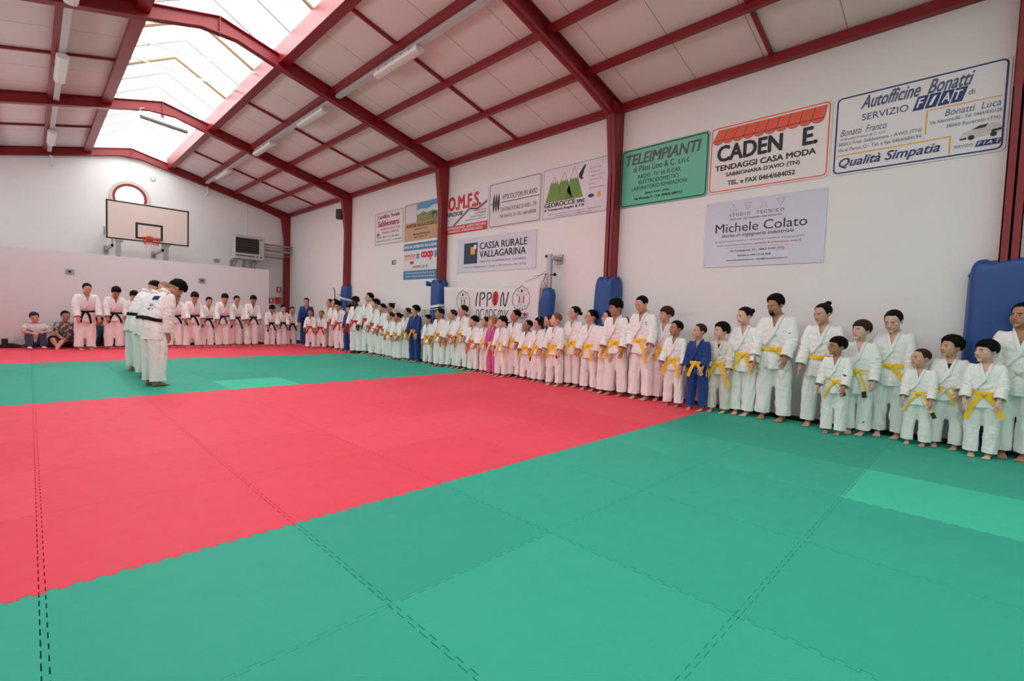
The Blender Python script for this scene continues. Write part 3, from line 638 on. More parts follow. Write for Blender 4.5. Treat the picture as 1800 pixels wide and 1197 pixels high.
text(t, 'service_text', 'SERVIZIO', 1.20, 1.36, 0.105, 0.135, Z1, K['slate'])
flat(t, 'logo_block', K['blue'], [[(1.375, 0.085), (1.575, 0.085), (1.595, 0.15), (1.395, 0.15)]], Z1, Z2); text(t, 'logo_letter', 'F I A T', 1.395, 1.58, 0.10, 0.138, Z2, K['white'], shear=0.3)
# curtain shop sign
t = panel('white sign with an orange-red striped awning drawn along its top', 3.24, 3.30, 1.62, 1.02, sheet((236, 228, 226), 'awning_sign_sheet'), r=0.05, border=K['orange'], bw=0.016)
n = 10
aw = [[(0.13 + 0.143 * i, 0.96), (0.13 + 0.143 * (i + 1), 0.96), (0.05 + 0.148 * (i + 1), 0.80), (0.05 + 0.148 * i, 0.80)] for i in range(n)]
aw += [[(0.05 + 0.148 * (i + 0.5) + 0.074 * math.cos(-a * PI / 8), 0.802 + 0.06 * math.sin(-a * PI / 8)) for a in range(9)] for i in range(n)]
o = flat(t, 'awning_picture', K['orange'], aw, Z1, Z2)
ln = []
for i in range(n + 1): ln.append([(0.13 + 0.143 * i - 0.003, 0.96), (0.13 + 0.143 * i + 0.003, 0.96), (0.05 + 0.148 * i + 0.003, 0.80), (0.05 + 0.148 * i - 0.003, 0.80)])
ln.append([(0.05, 0.797), (0.05 + 0.148 * n, 0.797), (0.05 + 0.148 * n, 0.804), (0.05, 0.804)])
for i in range(n):
    for a in range(8):
        p = [(0.05 + 0.148 * (i + 0.5) + r * math.cos(-q * PI / 8), 0.802 + r * 0.81 * math.sin(-q * PI / 8)) for r, q in ((0.072, a), (0.077, a), (0.077, a + 1), (0.072, a + 1))]; ln.append(p)
flat(o, 'awning_lines', K['black'], ln, Z2, Z3)
text(t, 'headline_text', 'CADEN   E.', 0.12, 1.47, 0.47, 0.72, Z1, K['black'], bold=0.045)
text(t, 'service_text', 'TENDAGGI CASA MODA', 0.10, 1.46, 0.335, 0.42, Z1, K['black'], bold=0.035)
text(t, 'address_text', "SABBIONARA D'AVIO (TN)", 0.27, 1.27, 0.22, 0.295, Z1, K['black'], bold=0.025)
text(t, 'address_text', 'TEL. e FAX 0464/684052', 0.30, 1.22, 0.10, 0.17, Z1, K['black'], bold=0.025)
# TV shop sign
t = panel('green sign with a black rounded border and slanted grey heading', 4.84, 3.29, 1.59, 1.02, sheet((104, 190, 160), 'green_sign_sheet'), r=0.05, border=K['black'], bw=0.016)
text(t, 'headline_text', 'TELEIMPIANTI', 0.10, 1.46, 0.73, 0.92, Z1, mat('sign_ink_faded_grey', srgb(84, 92, 92), 0.4), shear=0.25, bold=0.03)
text(t, 'owner_text', 'di Pilati Lino & C. s.n.c', 0.25, 1.27, 0.60, 0.70, Z1, K['black'])
text(t, 'service_text', 'RADIO  TV  HI FI-CAR', 0.35, 1.13, 0.475, 0.545, Z1, K['black'])
text(t, 'service_text', 'ELETTRODOMESTICI', 0.37, 1.10, 0.38, 0.445, Z1, K['black'])
text(t, 'service_text', 'LABORATORIO RIPARAZIONI', 0.24, 1.25, 0.28, 0.345, Z1, K['black'])
text(t, 'address_text', '38063 AVIO (TN)', 0.50, 0.94, 0.185, 0.225, Z1, K['black'], bold=0.02)
text(t, 'address_text', 'Via Venezia, 9 - Tel. (0464) 684115', 0.29, 1.18, 0.10, 0.155, Z1, K['black'], bold=0.02)
# engineer's sign
t = panel('pale lilac sign with four small triangles, alone in the lower row at the right', 3.25, 2.16, 1.64, 1.0, sheet((212, 212, 226), 'lilac_sign_sheet'))
def tri(cx, cy, s, up, inner=False):
    h = s * 0.95; v = [(cx - s / 2, cy - h / 2), (cx + s / 2, cy - h / 2), (cx, cy + h / 2)] if up else [(cx - s / 2, cy + h / 2), (cx, cy - h / 2), (cx + s / 2, cy + h / 2)]
    g = (sum(p[0] for p in v) / 3, sum(p[1] for p in v) / 3); out = []
    for i in range(3):
        a, b_ = v[i], v[(i + 1) % 3]; q = 0.90; out.append([a, b_, (g[0] + (b_[0] - g[0]) * q, g[1] + (b_[1] - g[1]) * q), (g[0] + (a[0] - g[0]) * q, g[1] + (a[1] - g[1]) * q)])
    if inner: out.append([(cx - s * 0.2, g[1] - 0.002), (cx + s * 0.2, g[1] - 0.002), (cx + s * 0.2, g[1] + 0.003), (cx - s * 0.2, g[1] + 0.003)])
    return out
flat(t, 'triangle_emblem', K['grey'], tri(0.42, 0.885, 0.11, True) + tri(0.63, 0.885, 0.11, False, True) + tri(1.07, 0.885, 0.11, False), Z1, Z2)
flat(t, 'triangle_emblem', K['yellow'], tri(0.85, 0.885, 0.11, True, True), Z1, Z2, 'yellow triangle outline')
text(t, 'heading_text', 'STUDIO  TECNICO', 0.37, 1.12, 0.755, 0.80, Z1, K['black'], spacing=1.5)
text(t, 'small_text', 'Dott. per. ind. laureato area industriale', 0.38, 1.10, 0.69, 0.73, Z1, K['grey'])
text(t, 'owner_text', 'Michele Colato', 0.17, 1.42, 0.52, 0.655, Z1, K['black'])
text(t, 'service_text', 'laurea in ingegneria industriale', 0.27, 1.26, 0.43, 0.50, Z1, K['black'], shear=0.25)
text(t, 'small_text', 'progetti impianti elettrici e fotovoltaici - certificati energetici (APE)', 0.18, 1.40, 0.365, 0.40, Z1, K['dim'])
text(t, 'small_text', 'misura campi elettromagnetici -', 0.20, 0.74, 0.305, 0.34, Z1, K['dim'])
text(t, 'small_text', 'pratiche di prevenzione incendi', 0.76, 1.36, 0.305, 0.34, Z1, K['red'])
flat(t, 'rule', K['dim'], [[(0.33, 0.275), (1.22, 0.275), (1.22, 0.279), (0.33, 0.279)]], Z1, Z2)
text(t, 'address_text', 'Via Campagnola, 50 - 38063 AVIO (TN)', 0.40, 1.15, 0.21, 0.25, Z1, K['black'])
text(t, 'address_text', 'telefono 349 12 66 828', 0.52, 0.98, 0.145, 0.175, Z1, K['black'])
text(t, 'address_text', 'www.michelecolato.it - info@michelecolato.it', 0.35, 1.20, 0.075, 0.11, Z1, K['black'])
# mountains sign
t = panel('pale sign with three green mountains, half behind a red column', 6.70, 3.30, 1.60, 1.02, sheet((226, 218, 226), 'mountain_sign_sheet'), r=0.03, border=K['darkgreen'], bw=0.006, bi=0.012, br=0.03)
mt = []
for i, (cx, pk) in enumerate(((0.30, 0.80), (0.55, 0.86), (0.80, 0.92))):
    base = [(cx - 0.23 + (0.0 if i == 0 else 0.0), 0.34), (cx + 0.23, 0.34)]; zt_ = 0.70
    zig = [(cx + 0.10 - 0.20 * q / 8, zt_ + (0.05 if q % 2 else 0.0)) for q in range(9)]; mt.append([base[0], base[1]] + zig)
flat(t, 'mountain_picture', K['green'], mt, Z1, Z2)
b = MB()
for cx, pk in ((0.30, 0.84), (0.55, 0.90), (0.80, 0.96)):
    for s in (1, -1): b.tube([(cx + s * 0.12, 0.66, Z2), (cx, pk, Z2)], 0.003, 4)
b.build('mountain_outline', K['grey'], t)
text(t, 'headline_text', 'GEOROCCE snc', 0.05, 1.08, 0.235, 0.33, Z1, K['black'], bold=0.03)
text(t, 'owner_text', 'di Tomasoni Angelo & F.lli', 0.05, 1.06, 0.15, 0.21, Z1, K['black'], bold=0.015)
text(t, 'small_text', 'Via Roma 10 - ALA 38061 (TN) - tel. 0464670211 - fax 0464674744', 0.16, 1.46, 0.075, 0.105, Z1, K['dim'])
text(t, 'small_text', 'www.georocce.it - info@georocce.it', 0.33, 1.25, 0.03, 0.065, Z1, K['grey'])
for i in range(6): text(t, 'small_text', ('Lavori in roccia', 'Consolidamenti', 'Disgaggi e bonifiche', 'Barriere paramassi', 'Reti', 'Perforazioni e chiodature')[i], 1.16, 1.16 + (0.27, 0.24, 0.33, 0.3, 0.12, 0.36)[i], 0.84 - 0.075 * i, 0.865 - 0.075 * i, Z1, K['dim'])
flat(t, 'tool_emblem', K['black'], [[(0.92, 0.72), (0.97, 0.70), (1.01, 0.76), (1.04, 0.86), (1.08, 0.93), (1.05, 0.95), (1.0, 0.90), (0.95, 0.84), (0.91, 0.78)], [(0.95, 0.69), (1.0, 0.67), (1.02, 0.71), (0.97, 0.73)]], Z1, Z2)
flat(t, 'round_badge', K['petrol'], [[(1.22 + 0.07 * math.cos(a * PI / 12), 0.33 + 0.035 * math.sin(a * PI / 12)) for a in range(24)]], Z1, Z2)
flat(t, 'square_badge', K['amber'], [[(1.36, 0.29), (1.44, 0.29), (1.44, 0.38), (1.36, 0.38)]], Z1, Z2)
# wine cellar sign
t = panel('glossy white sign with black pointed leaves and a dark green line', 8.36, 3.30, 1.61, 1.01, sheet((224, 218, 218), 'wine_sign_sheet'), r=0.05, border=K['darkgreen'], bw=0.012)
lf = [[(x, 0.56), (x + 0.02, 0.68), (x + 0.055, 0.78), (x + 0.07, 0.68), (x + 0.075, 0.5), (x + 0.045, 0.34), (x + 0.012, 0.42)] for x in (0.12, 0.20, 0.28)]
flat(t, 'leaf_emblem', K['black'], lf, Z1, Z2)
text(t, 'headline_text', 'VITICOLTORI IN AVIO', 0.44, 1.50, 0.60, 0.71, Z1, K['black'])
flat(t, 'green_rule', K['darkgreen'], [[(0.40, 0.54), (1.56, 0.54), (1.56, 0.556), (0.40, 0.556)], [(0.04, 0.54), (0.10, 0.54), (0.10, 0.556), (0.04, 0.556)]], Z1, Z2)
text(t, 'address_text', 'CANTINA SOCIALE DI AVIO - TN', 0.38, 1.48, 0.34, 0.43, Z1, K['slate'])
text(t, 'address_text', 'VIA DANTE, 14 - TEL. 0464 684008', 0.38, 1.48, 0.18, 0.27, Z1, K['slate'])
# metal works sign
t = panel('white sign with big red initials and a red strip along its foot', 10.01, 3.30, 1.61, 0.98, sheet((226, 226, 232), 'metalwork_sign_sheet'))
flat(t, 'red_strip', K['red'], [[(0, 0), (1.61, 0), (1.61, 0.20), (0, 0.20)]], Z1, Z2)
text(t, 'strip_text', 'CARPENTERIA METALLICA - ELEMENTI STRUTTURALI', 0.05, 1.56, 0.115, 0.17, Z2, K['white'], bold=0.01)
text(t, 'strip_text', 'TAVOLI SALDATE - ATTREZZATURE AGRICOLE', 0.12, 1.45, 0.035, 0.09, Z2, K['white'], bold=0.01)
text(t, 'headline_text', 'O.M.F.S.', 0.10, 1.36, 0.58, 0.93, Z1, K['red'], bold=0.05)
text(t, 'owner_text', 'SPEZIOSI', 0.09, 0.68, 0.44, 0.54, Z1, K['black'], bold=0.03)
b = MB()
def road(off, w, m):
    P = [(0.33, 0.20), (0.95, 0.56), (1.25, 0.52), (1.58, 0.66)]
    b = MB()
    for (a, c) in zip(P[:-1], P[1:]):
        b.prism([(a[0], a[1] + off - w), (c[0], c[1] + off - w), (c[0], c[1] + off + w), (a[0], a[1] + off + w)], Z1, Z2, I4)
    return b.build('road_lines', m, t)
road(0.04, 0.006, K['red']); road(0.0, 0.018, K['black']); road(-0.04, 0.006, K['red'])
for i, (s_, m_) in enumerate((('di OMAR SPEZIOSI', K['red']), ('Cell. 348 0056702', K['black']), ('omfsspeziosi@gmail.com', K['grey']), ('www.officinameccanicasperi.com', K['grey']))):
    text(t, 'small_text', s_, (1.15, 1.16, 1.0, 0.80)[i], 1.56, 0.46 - i * 0.065, 0.50 - i * 0.065, Z1, m_)
# bank sign
t = panel('wide pale bank sign with a dark blue square, hanging above the banner', 9.48, 2.32, 2.65, 0.82, sheet((216, 214, 226), 'bank_sign_sheet'))
flat(t, 'logo_square', K['petrol'], [[(0.26, 0.20), (0.76, 0.20), (0.76, 0.70), (0.26, 0.70)]], Z1, Z2)
flat(t, 'logo_square', K['amber'], [[(0.51, 0.42), (0.68, 0.42), (0.68, 0.60), (0.51, 0.60)]], Z2, Z3, 'orange square')
flat(t, 'logo_square', K['white'], [[(0.635, 0.55), (0.72, 0.55), (0.72, 0.64), (0.635, 0.64)]], Z2 + 0.001, Z3 + 0.001, 'small white square')
text(t, 'headline_text', 'CASSA RURALE', 0.84, 2.38, 0.52, 0.68, Z1, K['black'], bold=0.012)
text(t, 'headline_text', 'VALLAGARINA', 0.84, 2.35, 0.325, 0.485, Z1, K['black'], bold=0.012)
text(t, 'small_text', 'CREDITO COOPERATIVO ITALIANO', 0.84, 2.36, 0.21, 0.255, Z1, K['black'], spacing=1.2)
text(t, 'small_text', 'www.crvallagarina.it | Sede e Direzione: Ala (TN)', 0.26, 2.36, 0.085, 0.14, Z1, K['grey'])
# dairy sign
t = panel('white sign in red old-style letters, leftmost of the wall signs', 13.58, 3.30, 1.60, 0.99, sheet((226, 216, 216), 'dairy_sign_sheet'), r=0.05, border=K['grey'], bw=0.01)
text(t, 'headline_text', 'Caseificio  Sociale', 0.18, 1.40, 0.79, 0.90, Z1, K['blood'], bold=0.02)
text(t, 'headline_text', 'Sabbionara', 0.18, 1.38, 0.55, 0.73, Z1, K['blood'], bold=0.03)
text(t, 'service_text', 'FORMAGGI TIPICI LOCALI', 0.36, 1.44, 0.44, 0.50, Z1, K['blood'], shear=0.2)
text(t, 'service_text', 'FORMAGGI TRENTINI', 0.42, 1.36, 0.33, 0.39, Z1, K['blood'], shear=0.2)
text(t, 'address_text', 'PUNTO VENDITA - TEL. 0464 684616', 0.14, 1.40, 0.20, 0.255, Z1, K['grey'])
text(t, 'address_text', 'SABBIONARA D\'AVIO (TN) - Tel. 0464 684042', 0.08, 1.52, 0.09, 0.145, Z1, K['grey'])
flat(t, 'cow_emblem', K['blood'], [[(0.13, 0.44), (0.16, 0.36), (0.24, 0.36), (0.27, 0.44), (0.25, 0.30), (0.20, 0.24), (0.15, 0.30)], [(0.06, 0.32), (0.14, 0.34), (0.14, 0.31)], [(0.26, 0.34), (0.34, 0.32), (0.26, 0.31)]], Z1, Z2)
# alpine hut sign
t = panel('sandy sign with a mountain meadow picture beside a red column', 11.92, 3.29, 1.60, 1.02, sheet((196, 152, 108), 'hut_sign_sheet'))
flat(t, 'sky_picture', K['sky'], [[(0.62, 0.55), (1.59, 0.55), (1.59, 1.01), (0.70, 1.01), (0.62, 0.95)]], Z1, Z2)
flat(t, 'cloud_picture', mat('print_cloud', srgb(206, 214, 222), 0.4), [[(0.62, 0.80), (0.8, 0.84), (1.1, 0.80), (1.4, 0.88), (1.59, 0.86), (1.59, 0.70), (0.62, 0.70)]], Z2, Z2 + 0.0005)
flat(t, 'meadow_picture', mat('print_meadow', srgb(132, 134, 84), 0.5), [[(0.64, 0.48), (1.59, 0.48), (1.59, 0.70), (1.3, 0.74), (1.1, 0.70), (0.9, 0.76), (0.62, 0.66), (0.62, 0.52)]], Z2 + 0.0006, Z3)
flat(t, 'horse_picture', mat('print_dark_brown', srgb(60, 50, 44), 0.5), [[(1.30, 0.60), (1.33, 0.68), (1.40, 0.70), (1.52, 0.68), (1.55, 0.60), (1.52, 0.55), (1.50, 0.64), (1.40, 0.63), (1.36, 0.55), (1.33, 0.55), (1.35, 0.62)]], Z3, Z3 + 0.001)
flat(t, 'logo_panel', mat('print_pale', srgb(214, 208, 208), 0.4), [rrect(0.06, 0.60, 0.50, 0.98, 0.05)], Z1, Z2)
text(t, 'headline_text', 'AGRITUR MALGA DOSSIOLI', 0.10, 1.56, 0.36, 0.46, Z1, mat('print_brown_ink', srgb(74, 50, 36), 0.4), bold=0.012)
text(t, 'address_text', 'CUCINA TIPICA - AVIO (TN)', 0.50, 1.10, 0.27, 0.32, Z1, MATS['print_brown_ink'])
text(t, 'address_text', 'PRENOTAZIONI 338 0000000'.replace(' 338 0000000', ' - MONTE BALDO'), 0.45, 1.25, 0.14, 0.19, Z1, MATS['print_brown_ink'])
text(t, 'address_text', 'AVIO - TRENTO - IT', 0.50, 1.10, 0.06, 0.11, Z1, MATS['print_brown_ink'])
# cooperative sign
t = panel('white sign between two blue bars, below the sandy sign', 11.92, 2.22, 1.60, 1.0, sheet((226, 222, 226), 'coop_sign_sheet'))
Bc = mat('coop_bar_blue', srgb(70, 128, 172), 0.4)
flat(t, 'blue_bar', Bc, [[(0, 0.80), (1.6, 0.80), (1.6, 1.0), (0, 1.0)]], Z1, Z2, 'upper blue bar'); flat(t, 'blue_bar', Bc, [[(0, 0), (1.6, 0), (1.6, 0.24), (0, 0.24)]], Z1, Z2, 'lower blue bar')
text(t, 'bar_text', 'FAMIGLIA COOPERATIVA VALLAGARINA', 0.05, 1.56, 0.86, 0.94, Z2, K['white'], bold=0.015)
text(t, 'bar_text', 'Avio, Ala, Serravalle, Borghetto, Mattarello, Rovereto', 0.12, 1.50, 0.145, 0.19, Z2, K['white'])
text(t, 'bar_text', 'Chizzola, S. Margherita, Serravalle, Marani, Sabbionara', 0.12, 1.54, 0.055, 0.10, Z2, K['white'])
text(t, 'red_text', 'FAMIGLIA', 0.04, 0.60, 0.615, 0.70, Z1, K['orange'], bold=0.02); text(t, 'red_text', 'COOPERATIVA', 0.04, 0.60, 0.545, 0.595, Z1, K['orange'])
text(t, 'red_logo_text', 'coop', 0.86, 1.42, 0.50, 0.74, Z1, K['coop'], bold=0.06, spacing=0.86)
flat(t, 'blue_square', K['sky'], [[(0.64, 0.56), (0.78, 0.56), (0.78, 0.70), (0.64, 0.70)], [(1.48, 0.56), (1.59, 0.56), (1.59, 0.74), (1.48, 0.74)]], Z1, Z2)
flat(t, 'red_oval', K['red'], [[(0.42 + 0.10 * math.cos(a * PI / 12), 0.46 + 0.045 * math.sin(a * PI / 12)) for a in range(24)]], Z1, Z2)
text(t, 'small_text', 'FARMACIA', 0.48, 1.05, 0.30, 0.375, Z1, K['black'])
flat(t, 'leaf_mark', K['green'], [[(1.12, 0.30), (1.16, 0.30), (1.18, 0.36), (1.14, 0.40), (1.10, 0.36)]], Z1, Z2)
# small exit sign
t = thing('exit_sign', 'tiny green and white exit pictogram on the bare wall under the dairy sign', 'sign', M_right(12.55, 2.68))
MB().box((0, 0, 0.002), (0.20, 0.13, 0.01)).build('sign_panel', mat('exit_dark_green', srgb(44, 74, 60), 0.4), t)
MB().box((0.08, 0.02, 0.01), (0.19, 0.11, 0.012)).build('sign_pictogram', K['white'], t); MB().box((0.11, 0.04, 0.012), (0.15, 0.09, 0.014)).build('sign_arrow', MATS['exit_dark_green'], t)

# banner, slightly sagging, hung on cords
BW, BH = 3.22, 1.20
t = thing('club_banner', 'white cloth banner with a red oval between black letters, hung between column and post', 'banner', M_right(9.72, 0.76, 7.36))
def bz(x, y): return 0.03 * math.sin(x * 1.9 + 0.4) * (0.4 + y) + 0.015 * math.sin(x * 6 + y * 2)
def btop(x): u = x / BW; return BH - 0.03 * math.sin(u * PI) + (0.14 * max(0, u - 0.75) * 4 if u > 0.75 else 0)
b = MB(); nx_, ny_ = 40, 12; vs = []
for i in range(nx_ + 1):
    for j in range(ny_ + 1):
        x = BW * i / nx_; y = (btop(x)) * j / ny_; vs.append((x - 0.04 * (1 - abs(j / ny_ * 2 - 1)) * (1 if i == nx_ else -1 if i == 0 else 0), y, bz(x, y)))
fs = [(i * (ny_ + 1) + j, (i + 1) * (ny_ + 1) + j, (i + 1) * (ny_ + 1) + j + 1, i * (ny_ + 1) + j + 1) for i in range(nx_) for j in range(ny_)]
bo = b.add(vs, fs).build('cloth', mat('banner_cloth', srgb(232, 226, 228), 0.6), t, smooth=True); so = bo.modifiers.new('thickness', 'SOLIDIFY'); so.thickness = 0.003; so.offset = -1
def onb(o, dz=0.004):
    me = o.data; n = len(me.vertices); co = np.empty(n * 3); me.vertices.foreach_get('co', co); co = co.reshape(-1, 3)
    for p in co: p[2] = p[2] * 0.3 + bz(p[0], p[1]) + dz
    me.vertices.foreach_set('co', co.ravel()); return o
def strokes(lines, w, name, m, parent=t, dz=0.004):
    b = MB()
    for ln in lines:
        for a, c in zip(ln[:-1], ln[1:]):
            d = Vector((c[0] - a[0], c[1] - a[1])); L = max(1e-6, d.length); d /= L; nrm = Vector((-d.y, d.x)) * w; e = d * w * 0.7
            b.prism([(a[0] - e.x - nrm.x, a[1] - e.y - nrm.y), (c[0] + e.x - nrm.x, c[1] + e.y - nrm.y), (c[0] + e.x + nrm.x, c[1] + e.y + nrm.y), (a[0] - e.x + nrm.x, a[1] - e.y + nrm.y)], 0, 0.003, I4)
    return onb(b.build(name, m, parent), dz)
X0b, Yb0, S = 1.22, 0.745, 0.295
def letter(x, w, pts): return [[(x + px * w, Yb0 + py * S) for px, py in ln] for ln in pts]
LI = [[(0.25, 0), (0.2, 0.4), (0.5, 1)]]
LP = [[(0.15, -0.02), (0.15, 0.88), (0.3, 1), (0.85, 1), (1, 0.85), (0.95, 0.65), (0.5, 0.5)]]
LN = [[(0.1, 0), (0.1, 0.6), (0.3, 1), (0.42, 0.9), (0.55, 0.1), (0.75, 0), (0.9, 0.35), (1.05, 1.02)]]
strokes(letter(X0b, 0.10, LI) + letter(X0b + 0.11, 0.16, LP) + letter(X0b + 0.33, 0.16, LP) + letter(X0b + 0.79, 0.22, LN), 0.016, 'headline_lettering', K['black'])
onb(flat(t, 'red_oval', K['red'], [[(X0b + 0.625 + 0.105 * math.cos(a * PI / 16), Yb0 + 0.165 + 0.165 * math.sin(a * PI / 16) + 0.02 * math.cos(a * PI / 16)) for a in range(32)]], 0, 0.003))
cx, cy = X0b + 0.625, Yb0 + 0.165
strokes([[(cx - 0.02, cy + 0.12), (cx + 0.03, cy + 0.13)], [(cx - 0.03, cy + 0.07), (cx + 0.035, cy + 0.085)], [(cx, cy + 0.14), (cx - 0.02, cy + 0.04)], [(cx + 0.015, cy + 0.05), (cx + 0.035, cy + 0.025)],
         [(cx - 0.03, cy - 0.03), (cx + 0.035, cy - 0.025)], [(cx, cy), (cx, cy - 0.11)], [(cx - 0.03, cy - 0.07), (cx + 0.03, cy - 0.065)], [(cx - 0.035, cy - 0.115), (cx + 0.035, cy - 0.11)]], 0.008, 'brush_characters', K['black'], dz=0.008)
ACA = dict(A=[[(0, 0), (0.35, 0.9), (0.6, 1), (0.75, 0.9), (0.95, 0)]], C=[[(0.95, 1), (0.3, 1), (0.05, 0.8), (0.05, 0.2), (0.3, 0), (0.95, 0)]], D=[[(0.1, 0), (0.1, 1), (0.65, 1), (0.95, 0.75), (0.95, 0.25), (0.65, 0), (0.1, 0)]],
           E=[[(0.95, 1), (0.3, 1), (0.08, 0.8), (0.25, 0.5), (0.8, 0.5)], [(0.25, 0.5), (0.05, 0.25), (0.3, 0), (0.95, 0)]], M=[[(0, 0), (0.2, 0.85), (0.35, 1), (0.5, 0.8), (0.55, 0.1)], [(0.5, 0.8), (0.7, 1), (0.85, 0.85), (1.0, 0)]], Y=[[(0, 1), (0.4, 0.45), (0.95, 1)], [(0.45, 0.5), (0.45, 0)]])
x = X0b + 0.01; ls = []
for ch, w in zip('ACADEMY', (0.125, 0.125, 0.125, 0.125, 0.115, 0.205, 0.13)):
    ls += [[(x + px * w, 0.42 + py * 0.235) for px, py in ln] for ln in ACA[ch]]; x += w + 0.017
strokes(ls, 0.009, 'second_line_lettering', K['black'])
for cx, sc_, cy in ((0.78, 0.85, 0.845), (2.64, 0.90, 0.91)):
    R0 = 0.31 * sc_; pg = []
    for k in range(20):
        a = PI / 2 + 2 * PI * k / 20; r = R0 * (1.0 if k % 2 == 0 else 0.93) * (1.08 if k in (0,) else 1); pg.append((cx + r * math.cos(a) * 1.02, cy + r * math.sin(a) * 0.93))
    strokes([pg + [pg[0]]], 0.006, 'emblem_outline', K['black'])
    s_ = sc_
    onb(flat(t, 'emblem_figure', K['red'], [[(cx - 0.10 * s_, cy + 0.06 * s_), (cx - 0.06 * s_, cy + 0.06 * s_), (cx - 0.05 * s_, cy - 0.02 * s_), (cx - 0.06 * s_, cy - 0.10 * s_), (cx - 0.10 * s_, cy - 0.10 * s_), (cx - 0.09 * s_, cy - 0.02 * s_)], [(cx + 0.10 * s_, cy + 0.06 * s_), (cx + 0.06 * s_, cy + 0.06 * s_), (cx + 0.05 * s_, cy - 0.02 * s_), (cx + 0.06 * s_, cy - 0.10 * s_), (cx + 0.10 * s_, cy - 0.10 * s_), (cx + 0.09 * s_, cy - 0.02 * s_)], [(cx, cy + 0.06 * s_), (cx - 0.02 * s_, cy + 0.10 * s_), (cx + 0.02 * s_, cy + 0.10 * s_)]][::1], 0, 0.003))
    dots = [(0, 0.18, 0.034), (-0.12, 0.18, 0.014), (0.12, 0.18, 0.014), (-0.16, 0.09, 0.014), (0.16, 0.09, 0.014), (-0.13, -0.19, 0.012), (-0.04, -0.24, 0.014), (0.04, -0.24, 0.014), (0.14, -0.18, 0.012)]
    onb(flat(t, 'emblem_dots', K['black'], [[(cx + dx * s_ + r * s_ * math.cos(a * PI / 6), cy + dy * s_ + r * s_ * 1.2 * math.sin(a * PI / 6)) for a in range(12)] for dx, dy, r in dots], 0, 0.003))
    strokes([[(cx - 0.05 * s_, cy - 0.01), (cx + 0.05 * s_, cy - 0.01)], [(cx - 0.15 * s_, cy + 0.09 * s_), (cx - 0.04 * s_, cy + 0.10 * s_)], [(cx + 0.15 * s_, cy + 0.09 * s_), (cx + 0.04 * s_, cy + 0.10 * s_)], [(cx - 0.02, cy - 0.06), (cx - 0.12 * s_, cy - 0.18 * s_)], [(cx - 0.01, cy - 0.06), (cx - 0.04 * s_, cy - 0.23 * s_)], [(cx + 0.01, cy - 0.06), (cx + 0.04 * s_, cy - 0.23 * s_)], [(cx + 0.02, cy - 0.06), (cx + 0.13 * s_, cy - 0.17 * s_)]], 0.0025, 'emblem_lines', K['grey'])
    onb(text(t, 'emblem_text', 'IPP  N', cx - 0.10, cx + 0.22, cy - 0.37, cy - 0.30, 0, K['black'], bold=0.02)); onb(flat(t, 'emblem_text_oval', K['red'], [[(cx + 0.11 + 0.03 * math.cos(a * PI / 8), cy - 0.335 + 0.040 * math.sin(a * PI / 8)) for a in range(16)]], 0, 0.003)); onb(text(t, 'emblem_text', 'ACADEMY', cx - 0.10, cx + 0.22, cy - 0.43, cy - 0.385, 0, K['grey']))
for pts, lb in (([(7.25, 6.27, 2.22), (7.34, 6.6, 2.1), (7.36, 6.95, 2.03)], 'grey cord from the volleyball post to the top of the banner'), ([(7.25, 6.27, 2.16), (7.36, 6.72, 2.12)], 'second cord from the post to the banner corner'), ([(7.16, 9.9, 2.16), (7.3, 9.78, 2.12), (7.36, 9.70, 2.08)], 'white cord tying the banner to the padded column')):
    tag(MB().tube(pts, 0.006, 5).build('banner_cord', MATS['grey_net_cord']), lb, 'cord')

# ------------------------------------------------------------------ bags and bottles along the foot of the partition
rb = random.Random(11)
def bag(label, x, y, w, d, h, m, seed, strap=True):
    r_ = random.Random(seed); b = MB(); ph = [r_.uniform(0, 6) for _ in range(4)]; rings = []
    for z, f in ((0, 0.9), (h * 0.15, 1.0), (h * 0.5, 1.03), (h * 0.8, 0.9), (h * 0.95, 0.6), (h, 0.15)):
        rings.append([Vector((w / 2 * f * math.copysign(abs(math.cos(a)) ** 0.6, math.cos(a)) * (1 + 0.06 * math.sin(3 * a + ph[0] + z * 9)), d / 2 * f * math.copysign(abs(math.sin(a)) ** 0.6, math.sin(a)), z + 0.02 * math.sin(2 * a + ph[1]) * (z / h))) for a in [2 * PI * i / 24 for i in range(24)]])
    b.loft(rings); o = b.build('bag', m, smooth=True); o.location = (x, y, -0.041); tag(o, label, 'bag')
    if strap: MB().tube([(-w * 0.25, -d * 0.3, h * 0.8), (-w * 0.1, -d * 0.5, h * 1.1), (w * 0.1, -d * 0.5, h * 1.1), (w * 0.25, -d * 0.3, h * 0.8)], 0.012, 6).build('bag_strap', M_black, o, smooth=True)
Mb = {k: mat('bag_' + k, srgb(*c), 0.7, noise=0.15, nscale=12) for k, c in dict(black=(24, 24, 27), navy=(36, 44, 66), red=(130, 30, 38), grey=(88, 92, 98), teal=(36, 96, 100), sand=(150, 130, 110)).items()}
PYb = 17.94
bag('black sports bag lying at the far left foot of the partition', -0.38, PYb - 0.02, 0.5, 0.22, 0.14, Mb['black'], 1)
t = tag(MB().box((-0.06, -0.05, 0), (0.06, 0.05, 0.28)).build('speaker_box', M_black, bevel=0.01), 'small upright black speaker box at the left foot of the partition', 'speaker'); t.location = (-0.46, 17.86, -0.04)
MB().prism(arc(0, 0.1, 0.035, 16)[:-1], -0.054, -0.05, MXZ).build('speaker_cone', MATS['speaker_cone_grey'], t)
bag('flat grey bag between the speaker box and the seated woman', -0.16, PYb, 0.26, 0.2, 0.08, Mb['grey'], 2, False)
bag('black bag on the left of the seated woman', -0.02, PYb + 0.02, 0.26, 0.2, 0.14, Mb['black'], 3)
bag('dark bag between the two seated people', 0.40, PYb, 0.24, 0.2, 0.16, Mb['navy'], 4)
